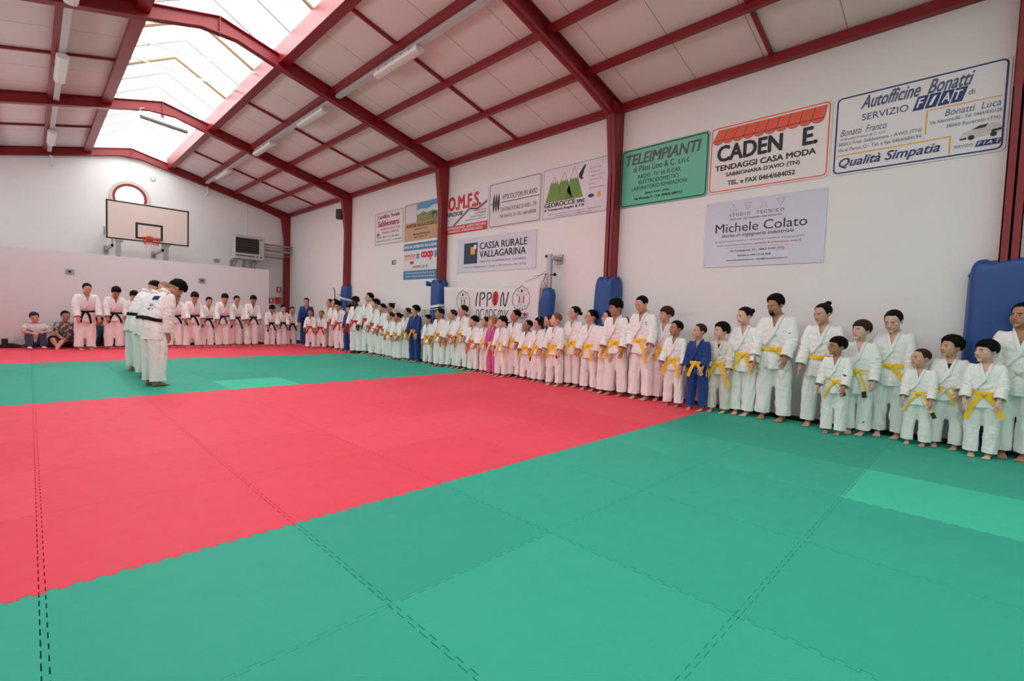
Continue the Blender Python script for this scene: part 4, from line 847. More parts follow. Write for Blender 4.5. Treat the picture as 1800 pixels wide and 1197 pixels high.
bag('black rucksack behind the legs of the row, left of the teachers', 1.90, PYb - 0.02, 0.36, 0.22, 0.5, Mb['black'], 5)
for x, w, h, m, lb in ((2.55, 0.4, 0.13, 'black', 'low black bag behind the teachers'), (3.15, 0.35, 0.16, 'grey', 'grey bag behind the first boys right of the teachers'), (3.75, 0.4, 0.12, 'black', 'flat black bag behind the curly boy'), (4.5, 0.3, 0.14, 'navy', 'navy bag behind the blue belts'), (5.0, 0.3, 0.12, 'sand', 'sandy bag behind the green belt boy'), (5.5, 0.34, 0.15, 'black', 'black bag near the end of the partition')):
    bag(lb, x, PYb, w, 0.2, h, Mb[m], int(x * 10))
bag('dark bag on the floor beyond the end of the partition', 6.4, 18.5, 0.4, 0.25, 0.18, Mb['black'], 70)
t = thing('drink_bottle', 'dark red drink bottle standing at the foot of the partition', 'bottle', (4.05, 17.93, -0.04))
MB().tube([(0, 0, 0), (0, 0, 0.19), (0, 0, 0.22)], [0.04, 0.04, 0.02], 12).build('bottle_body', Mb['red'], t, smooth=True); MB().tube([(0, 0, 0.22), (0, 0, 0.25)], 0.02, 12).build('bottle_cap', M_black, t)
# ------------------------------------------------------------------ people: one carefully modelled body and outfit, posed and shaped per person
def ell(cx, cy, cz, rx, ry, n, p=2.0, tilt=0.0):
    out = []
    for i in range(n):
        a = 2 * PI * i / n; c, s = math.cos(a), math.sin(a)
        x = rx * math.copysign(abs(c) ** (2 / p), c); y = ry * math.copysign(abs(s) ** (2 / p), s); out.append(Vector((cx + x, cy + y, cz + tilt * y)))
    return out
def remesh(b, voxel, name, smooth_it=2):
    me = b.mesh(name); o = bpy.data.objects.new(name, me); C.objects.link(o)
    m = o.modifiers.new('r', 'REMESH'); m.mode = 'VOXEL'; m.voxel_size = voxel; m.use_smooth_shade = True
    if smooth_it: s = o.modifiers.new('s', 'SMOOTH'); s.factor = 0.5; s.iterations = smooth_it
    dg = bpy.context.evaluated_depsgraph_get(); e = o.evaluated_get(dg); out = bpy.data.meshes.new_from_object(e)
    bpy.data.objects.remove(o); bpy.data.meshes.remove(me); return out
def decimate(me, ratio, protect=None):
    o = bpy.data.objects.new('d', me); C.objects.link(o)
    m = o.modifiers.new('d', 'DECIMATE'); m.ratio = ratio
    if protect is not None:
        vg = o.vertex_groups.new(name='p'); n = len(me.vertices); co = np.empty(n * 3); me.vertices.foreach_get('co', co); w = protect(co.reshape(-1, 3))
        for lv in (0.0, 0.5, 1.0):
            ids = np.where(np.abs(w - lv) < 0.25)[0].tolist()
            if ids: vg.add(ids, lv, 'REPLACE')
        m.vertex_group = 'p'; m.invert_vertex_group = True; m.vertex_group_factor = 1.0
    dg = bpy.context.evaluated_depsgraph_get(); e = o.evaluated_get(dg); out = bpy.data.meshes.new_from_object(e)
    bpy.data.objects.remove(o); return out
def arrays(me):
    n = len(me.vertices); co = np.empty(n * 3); me.vertices.foreach_get('co', co)
    k = len(me.polygons); tot = np.empty(k, int); me.polygons.foreach_get('loop_total', tot); lv = np.empty(len(me.loops), int); me.loops.foreach_get('vertex_index', lv)
    return co.reshape(-1, 3), lv, tot
class Geo:
    """vertices, loops and face sizes kept as arrays so that posing is quick"""
    def __init__(s, me): s.v, s.l, s.t = arrays(me); s.mi = np.zeros(len(s.t), int); s.n = s.normals()
    def relax(s, v, m, it=6):
        if not hasattr(s, 'e'):
            st = np.concatenate([[0], np.cumsum(s.t)]).astype(int); nx = np.arange(len(s.l)) + 1; nx[st[1:] - 1] = st[:-1]; s.e = (s.l, s.l[nx]); s.deg = np.bincount(s.e[0], minlength=len(s.v)) + np.bincount(s.e[1], minlength=len(s.v))
        v = v.copy(); a, b_ = s.e
        for _ in range(it):
            acc = np.stack([np.bincount(a, v[b_, k], len(v)) + np.bincount(b_, v[a, k], len(v)) for k in range(3)], 1) / np.maximum(s.deg, 1)[:, None]; v = v * (1 - m[:, None]) + acc * m[:, None]
        return v
    def normals(s):
        me = bpy.data.meshes.new('n'); s.fill(me, s.v); n = np.empty(len(s.v) * 3); me.vertices.foreach_get('normal', n); bpy.data.meshes.remove(me); return n.reshape(-1, 3)
    def fill(s, me, v):
        st = np.concatenate([[0], np.cumsum(s.t)[:-1]]).astype(int)
        me.vertices.add(len(v)); me.vertices.foreach_set('co', np.asarray(v, dtype=np.float32).ravel()); me.loops.add(len(s.l)); me.loops.foreach_set('vertex_index', s.l.astype(np.int32))
        me.polygons.add(len(s.t)); me.polygons.foreach_set('loop_start', st.astype(np.int32)); me.update(calc_edges=True)
        me.polygons.foreach_set('use_smooth', [True] * len(s.t)); me.polygons.foreach_set('material_index', s.mi.astype(np.int32)); me.update()
        return me
    def cut(s, keep):
        """drop the faces whose centre is not kept"""
        st = np.concatenate([[0], np.cumsum(s.t)[:-1]]).astype(int); cen = np.add.reduceat(s.v[s.l], st, axis=0) / s.t[:, None]
        fn = np.add.reduceat(s.n[s.l], st, axis=0); fn /= np.linalg.norm(fn, axis=1)[:, None] + 1e-9
        k = keep(cen, fn); lk = np.repeat(k, s.t); s.l = s.l[lk]; s.t = s.t[k]; s.mi = s.mi[k]
        used = np.unique(s.l); mp = np.full(len(s.v), -1); mp[used] = np.arange(len(used)); s.l = mp[s.l]; s.v = s.v[used]; s.n = s.n[used]; return s
def geo_of(b, smooth=True):
    me = b.mesh('g'); g = Geo(me)
    mi = np.array(b.m[:len(g.t)]); g.mi = mi; bpy.data.meshes.remove(me); return g

AD = Vector((0.5, 0, -0.8660)); SH = Vector((0.165, 0.005, 1.375)); UA, FA = 0.29, 0.255
def body_builder():
    b = MB(); N = 28
    tor = [(.80, .010, .13, .085), (.84, .012, .155, .105), (.90, .012, .165, .113), (.97, .008, .152, .102), (1.05, .004, .138, .094), (1.14, .004, .148, .102), (1.24, .002, .166, .112), (1.32, .004, .168, .106), (1.37, .010, .148, .086), (1.41, .014, .118, .068), (1.44, .014, .075, .058), (1.47, .012, .06, .056)]
    b.loft([ell(0, cy, z, rx, ry, N, 2.3) for z, cy, rx, ry in tor])
    b.loft([ell(0, cy, z, r, r * 1.02, 20) for z, cy, r in ((1.40, .015, .062), (1.45, .01, .052), (1.50, .002, .049), (1.56, .0, .052))])
    # head
    b.ball((0, .014, 1.632), (.076, .096, .088), 32, 22); b.ball((0, -.028, 1.575), (.064, .066, .084), 28, 18); b.ball((0, -.066, 1.549), (.034, .025, .026), 16, 12)
    b.ball((0, -.074, 1.512), (.024, .020, .018), 14, 10); b.ball((0, -.03, 1.535), (.050, .052, .038), 20, 12)
    for s in (1, -1):
        b.ball((s * .036, -.056, 1.584), (.027, .027, .028), 16, 12); b.ball((s * .032, -.044, 1.557), (.031, .036, .036), 16, 12); b.ball((s * .025, -.079, 1.6255), (.021, .009, .0085), 14, 8)
        b.ball((s * .031, -.072, 1.604), (.0155, .0135, .011), 12, 8); b.ball((s * .0765, .010, 1.597), (.008, .017, .026), 12, 10, Matrix.Rotation(s * 0.35, 3, 'Z'))
        b.ball((s * .0105, -.099, 1.5745), (.0075, .009, .0072), 10, 8)
    b.tube([(0, -.084, 1.628), (0, -.096, 1.602), (0, -.110, 1.581), (0, -.098, 1.571)], [.0085, .0095, .0110, .0085], 10)
    b.ball((0, -.0915, 1.5535), (.021, .0095, .0062), 14, 8); b.ball((0, -.090, 1.5425), (.018, .0095, .0072), 14, 8)
    for s in (1, -1):
        def P(t, y=0.0, c=0.0): # along arm t, forward y, c medial
            return Vector((s * (SH.x + AD.x * t), SH.y + y, SH.z + AD.z * t)) + Vector((-s * .866, 0, -.5)) * c
        b.ball((s * .142, .006, 1.355), (.046, .048, .046), 18, 12)
        b.tube([P(-.02), P(.06), P(.16), P(.25), P(.29), P(.34), P(.42), P(.50), P(.545)], [.040, .043, .042, .038, .038, .040, .035, .028, .026], 16)
        # palm and five fingers
        W = UA + FA
        b.loft([[P(W + t, y=hw * math.cos(q) + yo, c=th * math.sin(q)) for q in [2 * PI * i / 16 for i in range(16)]] for t, hw, th, yo in ((-.01, .026, .022, 0), (.02, .033, .018, -.002), (.05, .041, .0155, -.003), (.08, .043, .0145, -.001), (.097, .040, .012, 0))])
        for y0, L, r, fan in ((-.033, .070, .0086, -.10), (-.0115, .080, .0088, -.03), (.0105, .074, .0084, .05), (.031, .058, .0076, .14)):
            pts = []; t, y, c, an = W + .078, y0, 0.0, 0.10; pts.append(P(t, y, c)); rs = [r * 1.05]
            for seg, da in ((.38 + .25, .22), (.30, .28), (.24, .25)):
                l = L * seg; t += l * math.cos(an); c += l * math.sin(an); y += l * fan; an += da; pts.append(P(t, y, c)); rs.append(rs[-1] * .93)
            b.tube(pts, rs, 10); b.ball(pts[-1], rs[-1] * 1.0, 8, 6)
        tp = [P(W + .012, -.026, .004), P(W + .042, -.050, .012), P(W + .070, -.062, .018), P(W + .092, -.064, .022)]; b.tube(tp, [.0135, .0115, .0105, .009], 10); b.ball(tp[-1], .009, 8, 6)
        # legs
        b.tube([(s * .088, .012, .86), (s * .095, .01, .78), (s * .098, .005, .64), (s * .100, .0, .50), (s * .102, .008, .44), (s * .104, .022, .34), (s * .105, .024, .22), (s * .106, .022, .12), (s * .106, .02, .06)], [.092, .085, .070, .056, .052, .055, .043, .034, .036], 18)
        R = Matrix.Rotation(-s * 0.10, 3, 'Z')
        rings = []
        for y, hwx, h, z0 in ((.072, .018, .03, .012), (.062, .027, .055, .003), (.03, .031, .085, .001), (-.01, .031, .078, .002), (-.06, .037, .052, .002), (-.10, .043, .034, .001), (-.135, .043, .024, .002), (-.15, .038, .018, .003)):
            rings.append([R @ Vector((hwx * math.cos(q) + .004 * (y < -.05), y - .0, z0 + h / 2 + h / 2 * math.sin(q) * (1 if math.sin(q) > 0 else 1))) + Vector((s * .106, 0, 0)) for q in [2 * PI * i / 16 for i in range(16)]])
        b.loft(rings)
        for xo, L, r in ((-s * .030, .046, .0125), (-s * .010, .043, .0092), (s * .007, .037, .0086), (s * .022, .030, .0080), (s * .035, .022, .0078)):
            a = R @ Vector((xo, -.130, .013)) + Vector((s * .106, 0, 0)); e = R @ Vector((xo * 1.12, -.130 - L, r + .001)) + Vector((s * .106, 0, 0)); b.tube([a, (a + e) / 2 + Vector((0, 0, .003)), e], [r, r * .95, r * .95], 8); b.ball(e, r, 8, 6)
    return b
bm_hi = remesh(body_builder(), 0.0046, 'body', 3)
def prot(co):
    z = co[:, 2]; ax = np.abs(co[:, 0]); w = np.zeros(len(co))
    w[(z > 1.49)] = 1.0; w[(ax > .40) & (z < 1.0)] = 1.0; w[(z < .09)] = 0.5
    return w
BODY = [Geo(decimate(bm_hi, 0.30, prot)), Geo(decimate(bm_hi, 0.11))]

TORJ = [(.70, .012, .208, .152), (.80, .012, .200, .146), (.90, .012, .184, .134), (.97, .008, .172, .122), (1.01, .006, .168, .120), (1.06, .004, .177, .130), (1.15, .002, .187, .137), (1.25, .002, .192, .136), (1.33, .004, .188, .124), (1.385, .008, .172, .104), (1.42, .012, .135, .084), (1.445, .014, .088, .072), (1.462, .014, .072, .068)]
def surf(x, z, off=0.0):
    """front surface of the jacket at x, z"""
    zs = [t[0] for t in TORJ]; f = lambda k: np.interp(z, zs, [t[k] for t in TORJ]); cy, rx, ry = f(1), f(2) + off, f(3) + off
    u = min(0.98, abs(x) / rx); return cy - ry * (1 - u ** 2.4) ** (1 / 2.4)
ZV = 1.20
def jacket_builder(zhem, sleeve, sw=1.0):
    b = MB(); N = 40; rows_ = []
    for z, cy, rx, ry in TORJ:
        if z >= zhem - 0.001: rows_.append((z, cy, rx, ry))
    if rows_[0][0] > zhem + .001: rows_.insert(0, (zhem, .012, np.interp(zhem, [t[0] for t in TORJ], [t[2] for t in TORJ]), np.interp(zhem, [t[0] for t in TORJ], [t[3] for t in TORJ])))
    b.loft([ell(0, cy, z, rx, ry, N, 2.4) for z, cy, rx, ry in rows_])
    for s in (1, -1):
        def P(t, a, r, r2): return Vector((s * (SH.x + AD.x * t), SH.y, SH.z + AD.z * t)) + Vector((-s * .866, 0, -.5)) * r * math.cos(a) + Vector((0, 1, 0)) * r2 * math.sin(a)
        prof = [(-.06, .050, .054), (.0, .061, .066), (.06, .067, .074), (.12, .071, .080), (.20, .073, .081), (.30, .070, .078), (.40, .067, .076), (.50, .065, .075), (.57, .065, .075)]
        prof = [p for p in prof if p[0] < sleeve - .02] + [(sleeve, np.interp(sleeve, [p[0] for p in prof], [p[1] for p in prof]), np.interp(sleeve, [p[0] for p in prof], [p[2] for p in prof]))]
        b.loft([[P(t, 2 * PI * i / 24, r * sw, r2 * sw) for i in range(24)] for t, r, r2 in [(q0, q1 if q0 < .05 else q1, q2) for q0, q1, q2 in prof]])
    return b
def make_jacket(voxel, zhem=.70, sleeve=.555, vneck=True, sw=1.13):
    g = Geo(remesh(jacket_builder(zhem, sleeve, sw), voxel, 'jacket', 2))
    T_ = lambda c: (np.abs(c[:, 0]) - SH.x) * AD.x + (c[:, 2] - SH.z) * AD.z
    isarm = lambda c: np.abs(c[:, 0]) > .185 + np.clip(1.29 - c[:, 2], 0, 1) * .21
    def keep(c, n):
        k = ~((c[:, 2] < zhem + .018) & ~isarm(c)); k &= ~(isarm(c) & (T_(c) > sleeve - .018)); k &= ~((c[:, 2] > 1.44) & (n[:, 2] > .6) & (np.abs(c[:, 0]) < .09))
        if vneck: k &= ~((c[:, 1] < .015) & (np.abs(c[:, 0]) < (c[:, 2] - ZV) * .27 - .002) & (c[:, 2] > ZV))
        return k
    g.cut(keep); a = isarm(g.v); t = T_(g.v); m = a & (t > sleeve - .018 - voxel * 1.1); d = (sleeve - .018 - t)[m]; g.v[m, 0] += np.sign(g.v[m, 0]) * AD.x * d; g.v[m, 2] += AD.z * d
    m = ~a & (g.v[:, 2] < zhem + .018 + voxel * 1.1); g.v[m, 2] = zhem + .018; return g
JK = {(l, k): make_jacket((.0125, .019)[l], *((.70, .555), (.755, .52), (.62, .56))[k]) for l in (0, 1) for k in (0, 1, 2)}
TSH = Geo(remesh(jacket_builder(.86, .19, .95), .018, 'shirt', 3)).cut(lambda c, n: ~((c[:, 2] > 1.43) & (n[:, 2] > .5)))

def trousers_builder(slim=False):
    b = MB(); N = 30; q = 0.74 if slim else 1.0
    b.loft([ell(0, .010, z, rx, ry, N, 2.4) for z, rx, ry in ((.74, .15, .10), (.80, .178 * (.93 if slim else 1), .125), (.90, .178 * (.95 if slim else 1), .122), (1.0, .155, .108), (1.04, .148, .102))])
    hem = .06 if slim else .07
    for s in (1, -1):
        b.loft([ell(s * x, y, z, rx * (q + (1 - q) * max(0, (z - .5) / .4)), ry * (q + (1 - q) * max(0, (z - .5) / .4)), 24, 2.2) for z, x, y, rx, ry in ((.86, .092, .012, .092, .120), (.74, .102, .010, .104, .124), (.60, .108, .006, .104, .118), (.45, .112, .006, .102, .112), (.30, .114, .010, .100, .108), (.16, .115, .010, .098, .108), (hem, .116, .008, .099, .110))])
    return b
def make_trousers(voxel, slim=False, hem=None):
    g = Geo(remesh(trousers_builder(slim), voxel, 'trousers', 2)); h = .06 if slim else .07
    g.cut(lambda c, n: c[:, 2] > h + .015); m = g.v[:, 2] < h + .015 + voxel * 1.1; g.v[m, 2] = h + .015; return g
TR = [make_trousers(.0135), make_trousers(.02)]; JEANS = make_trousers(.016, True)
SHORTS = Geo(remesh(trousers_builder(False), .018, 'shorts', 2)).cut(lambda c, n: c[:, 2] > .50)

# neckline bands, belt, eyes, brows
def strip(pts, w, th, nrm_off=0.0, flat_top=False):
    """band along points (x, z, y) lying on the chest; cross-section rounded"""
    rings = []
    for i, p in enumerate(pts):
        a = Vector(pts[max(0, i - 1)]); c = Vector(pts[min(len(pts) - 1, i + 1)]); t = (c - a).normalized()
        p = Vector(p); out = Vector((p.x * 0.9, p.y - 0.01, 0)).normalized(); side = t.cross(out).normalized(); out = side.cross(t).normalized()
        rings.append([p + side * (w / 2 * x_) + out * (th * y_ + nrm_off) for x_, y_ in ((-1, 0), (-.9, .7), (-.4, 1), (.4, 1), (.9, .7), (1, 0), (.9, -.5), (-.9, -.5))])
    return rings
def lapels():
    b = MB()
    for s in (1, -1):
        P = []
        for a in (0, 30, 60, 90): q = math.radians(a); P.append((s * .070 * math.sin(q), .018 + .072 * math.cos(q), 1.468 - .002 * (a / 30)))
        if s < 0: P = P
        zs = np.linspace(1.455, ZV, 9)
        for z in zs[1:]: x = s * max(0.0, (z - ZV) * .27 + .006 * (z - ZV)); P.append((x, surf(x, z) - .004, z))
        if s > 0:
            for u in (.25, .5, .75, 1.0): x = -.105 * u; z = ZV - u * (ZV - 1.03); P.append((x, surf(x, z) - .007, z))
        else:
            P.append((.016, surf(0.016, ZV - .03) - .001, ZV - .03))
        b.loft(strip(P, .042, .009, .003 if s > 0 else .001))
    return geo_of(b)
LAP = lapels()
def skirt_lapel():
    b = MB(); P = [(-.10 + .02 * u, surf(-.10 + .02 * u, .985 - u * .265) - .003, .985 - u * .265) for u in np.linspace(.12, 1, 7)]; b.loft(strip(P, .038, .006, .001)); return geo_of(b)
LAPS = skirt_lapel()
def make_belt(seed, tails=2, long=0.30, bw=1.0, knot=True):
    """band round the waist, knot and hanging ends; slot 0 main colour, slot 1 second half, slot 2 end labels"""
    rd = random.Random(seed); b = MB(); n = 40
    for slot, za, zb_ in ((0, .0, .021 * bw), (1, -.021 * bw, .0)):
        b.slot = slot; V = []
        for i in range(n):
            a = 2 * PI * i / n; c, s = math.cos(a), math.sin(a); f = lambda q: math.copysign(abs(q) ** (2 / 2.4), q)
            zc_ = 1.0 + .012 * s + .004 * math.sin(3 * a + seed)
            for r, z in ((.004, za), (.013, za), (.013, zb_), (.004, zb_)): V.append(Vector(((.169 + r) * f(c), .006 + (.121 + r) * f(s), zc_ + z)))
        b.add(V, [(i * 4 + j, ((i + 1) % n) * 4 + j, ((i + 1) % n) * 4 + (j + 1) % 4, i * 4 + (j + 1) % 4) for i in range(n) for j in range(4)])
    if knot:
        kx = rd.uniform(-.02, .02); ky = surf(0, .99) - .022
        b.slot = 0; b.ball((kx, ky, .992), (.028 * bw, .017 * bw, .024 * bw), 12, 8); b.ball((kx + .012, ky - .004, .985), (.020 * bw, .014 * bw, .026 * bw), 10, 8, Matrix.Rotation(.6, 3, 'Y'))
        b.slot = 1; b.ball((kx - .014, ky - .002, .997), (.020, .014, .018), 10, 8)
        for s in ((1, -1) if tails == 2 else (rd.choice((1, -1)),)):
            L = long * rd.uniform(.85, 1.1); sp = rd.uniform(.25, .60); lift = rd.uniform(0, 1) ** 3 * .06; m = 9; cen = []
            for i in range(m + 1):
                u = i / m; x = kx + s * (.012 + sp * L * u + .02 * math.sin(u * PI)); z = .985 - L * u * math.cos(sp) + (.012 * math.sin(u * PI)); cen.append((x, min(surf(x, max(z, .71)) - .012, ky + .01) - lift * u - .006 * math.sin(u * 5 + seed), z))
            for slot, oa, ob in ((0, 0, .021 * bw), (1, -.021 * bw, 0)):
                V = []
                for i, (x, y, z) in enumerate(cen):
                    for o, d in ((oa, 0), (ob, 0), (ob, -.005), (oa, -.005)): V.append(Vector((x + o * math.cos(sp) * 1.0, y + d, z + s * o * math.sin(sp))))
                F = [(i * 4 + j, i * 4 + (j + 1) % 4, (i + 1) * 4 + (j + 1) % 4, (i + 1) * 4 + j) for i in range(m) for j in range(4)] + [(3, 2, 1, 0), (m * 4, m * 4 + 1, m * 4 + 2, m * 4 + 3)]
                b.slot = slot; o0 = len(b.f); b.add(V, F)
                if s > 0:
                    for i in range(m - 2, m):
                        for j in range(4): b.m[o0 + i * 4 + j] = 2
    return geo_of(b)
def eye_geo(s):
    b = MB(); c = Vector((s * .0305, -.0835, 1.6045)); Rm = Matrix.Rotation(-s * .30, 3, 'Z')
    b.slot = 0; b.ball(c, (.0125, .0045, .0052), 14, 8, Rm); b.slot = 1; b.ball(c + Vector((0, -.0022, 0)), (.0052, .0035, .0050), 10, 8, Rm)
    b.slot = 2; b.tube([c + Rm @ Vector((q * .013, -.0035 + abs(q) * .003, .0055 - abs(q) ** 2 * .004)) for q in (-1, -.5, 0, .5, 1)], .0012, 5)
    return geo_of(b)
def brow_geo(s):
    b = MB(); P = [(s * .013, -.0935, 1.6265), (s * .023, -.0935, 1.6295), (s * .035, -.087, 1.629), (s * .046, -.077, 1.622)]; b.tube(P, [.0026, .0032, .0028, .0012], 6); return geo_of(b)
EYES = {s: eye_geo(s) for s in (1, -1)}; BROWS = {s: brow_geo(s) for s in (1, -1)}
def ico(level):
    bm_ = bmesh.new(); bmesh.ops.create_icosphere(bm_, subdivisions=level, radius=1); me = bpy.data.meshes.new('i'); bm_.to_mesh(me); bm_.free(); g = Geo(me); bpy.data.meshes.remove(me); return g
ICO = {5: ico(5), 4: ico(4)}
def wav(p, seed, freq, k=6, ridge=False):
    r = np.random.RandomState(seed); out = np.zeros(len(p))
    for i in range(k):
        d = r.normal(size=3); d /= np.linalg.norm(d); ph = r.uniform(0, 6.28); q = np.sin(p @ (d * freq * r.uniform(.6, 1.6)) + ph + 1.3 * np.sin(p @ (r.normal(size=3) * freq * .5) + ph))
        out += (1 - 2 * np.abs(q)) if ridge else q
    return out / k
def smooth01(x, a, b): t = np.clip((x - a) / (b - a), 0, 1); return t * t * (3 - 2 * t)
def hair_geo(style, seed, lod):
    """cap of hair over the skull; the face side is drawn in under the skin"""
    g0 = ICO[5 if lod == 0 else 4]; d = g0.v; az = np.arctan2(np.abs(d[:, 0]), -d[:, 1]); el = np.arcsin(np.clip(d[:, 2], -1, 1))   # az 0 = front
    top, side, back, front, line, nape, amp, fr = dict(short=(.012, .005, .009, .010, 36, -42, .003, 60), crop=(.006, .0035, .005, .005, 38, -38, .0015, 60), mop=(.040, .016, .018, .042, 22, -38, .011, 48), curly=(.034, .024, .024, .030, 25, -45, .013, 60),
        fringe=(.018, .012, .014, .018, 13, -46, .003, 70), bowl=(.020, .016, .018, .020, 12, -40, .003, 60), tied=(.008, .005, .007, .007, 37, -42, .0012, 80), bob=(.016, .016, .018, .016, 20, -70, .004, 50), bald=(.0025, .001, .002, .0015, 50, -35, .0003, 60), quiff=(.030, .007, .010, .034, 33, -40, .007, 55), cap=(.012, .010, .010, .012, 24, -8, .0, 50))[style]
    zz = np.clip(d[:, 2], 0, 1); thick = side + (top - side) * zz ** 1.2 + (front - side) * np.clip(-d[:, 1], 0, 1) ** 2 * zz ** .5 + (back - side) * np.clip(d[:, 1], 0, 1)
    azd = np.degrees(az); sb = -55 if style == 'bob' else -8 if style in ('cap', 'bald') else -20; hl = np.interp(azd, [0, 25, 42, 54, 64, 84, 98, 118, 180], [line, line - 1, line - 4, (line + sb) / 2, sb, sb - 2, sb + 4, (nape + sb) / 2, nape])
    hl += 5 * wav(d, seed + 3, 9) if style != 'cap' else 0
    cov = smooth01(np.degrees(el), hl - 4, hl + 4)
    skull = 1 / np.sqrt((d[:, 0] / .0775) ** 2 + (d[:, 1] / .0975) ** 2 + (d[:, 2] / .0895) ** 2)
    low = np.clip(-d[:, 2], 0, 1); skull *= 1 - .12 * low * (d[:, 1] > 0)
    noise = amp * (wav(d, seed, fr / 6, 8, True) + .6 * wav(d, seed + 1, fr / 2.2, 8, True))
    r = skull * (0.72 + 0.28 * cov) + (thick + noise) * cov; v = d * r[:, None] + np.array([0, .014, 1.632])
    b = Geo.__new__(Geo); b.v = v; b.l = g0.l; b.t = g0.t; b.mi = g0.mi.copy(); b.n = g0.n; gs = [b]
    return b
def join(gs):
    g = Geo.__new__(Geo); off = 0; V, L, T, Mi = [], [], [], []
    for q in gs: V.append(q.v); L.append(q.l + off); T.append(q.t); Mi.append(q.mi); off += len(q.v)
    g.v = np.vstack(V); g.l = np.concatenate(L); g.t = np.concatenate(T); g.mi = np.concatenate(Mi); g.n = np.zeros_like(g.v); return g
def extra_hair(kind, seed):
    b = MB(); rd = random.Random(seed)
    if kind == 'bun': b.ball((0, .125, 1.655), (.034, .030, .034), 16, 12)
    elif kind == 'lowbun': b.ball((.0, .120, 1.600), (.036, .032, .034), 16, 12)
    elif kind == 'topbun': b.ball((0, .095, 1.705), (.040, .036, .030), 16, 12)
    elif kind == 'tail': b.tube([(0, .09, 1.65), (0, .135, 1.64), (.01, .145, 1.57), (.015, .135, 1.48), (.015, .13, 1.42)], [.018, .026, .028, .022, .008], 12)
    elif kind == 'long':
        for s in (1, -1):
            b.tube([(s * .055, .03, 1.66), (s * .084, .02, 1.60), (s * .088, .015, 1.52), (s * .082, .02, 1.43)], [.028, .026, .026, .012], 12)
        b.tube([(0, .07, 1.68), (0, .10, 1.60), (0, .095, 1.50), (0, .09, 1.40)], [.06, .062, .06, .03], 14)
    g = geo_of(b); g.n = g.normals(); g.v = g.v + g.n * (.006 * wav(g.v, seed, 90, 6, True))[:, None]; return g

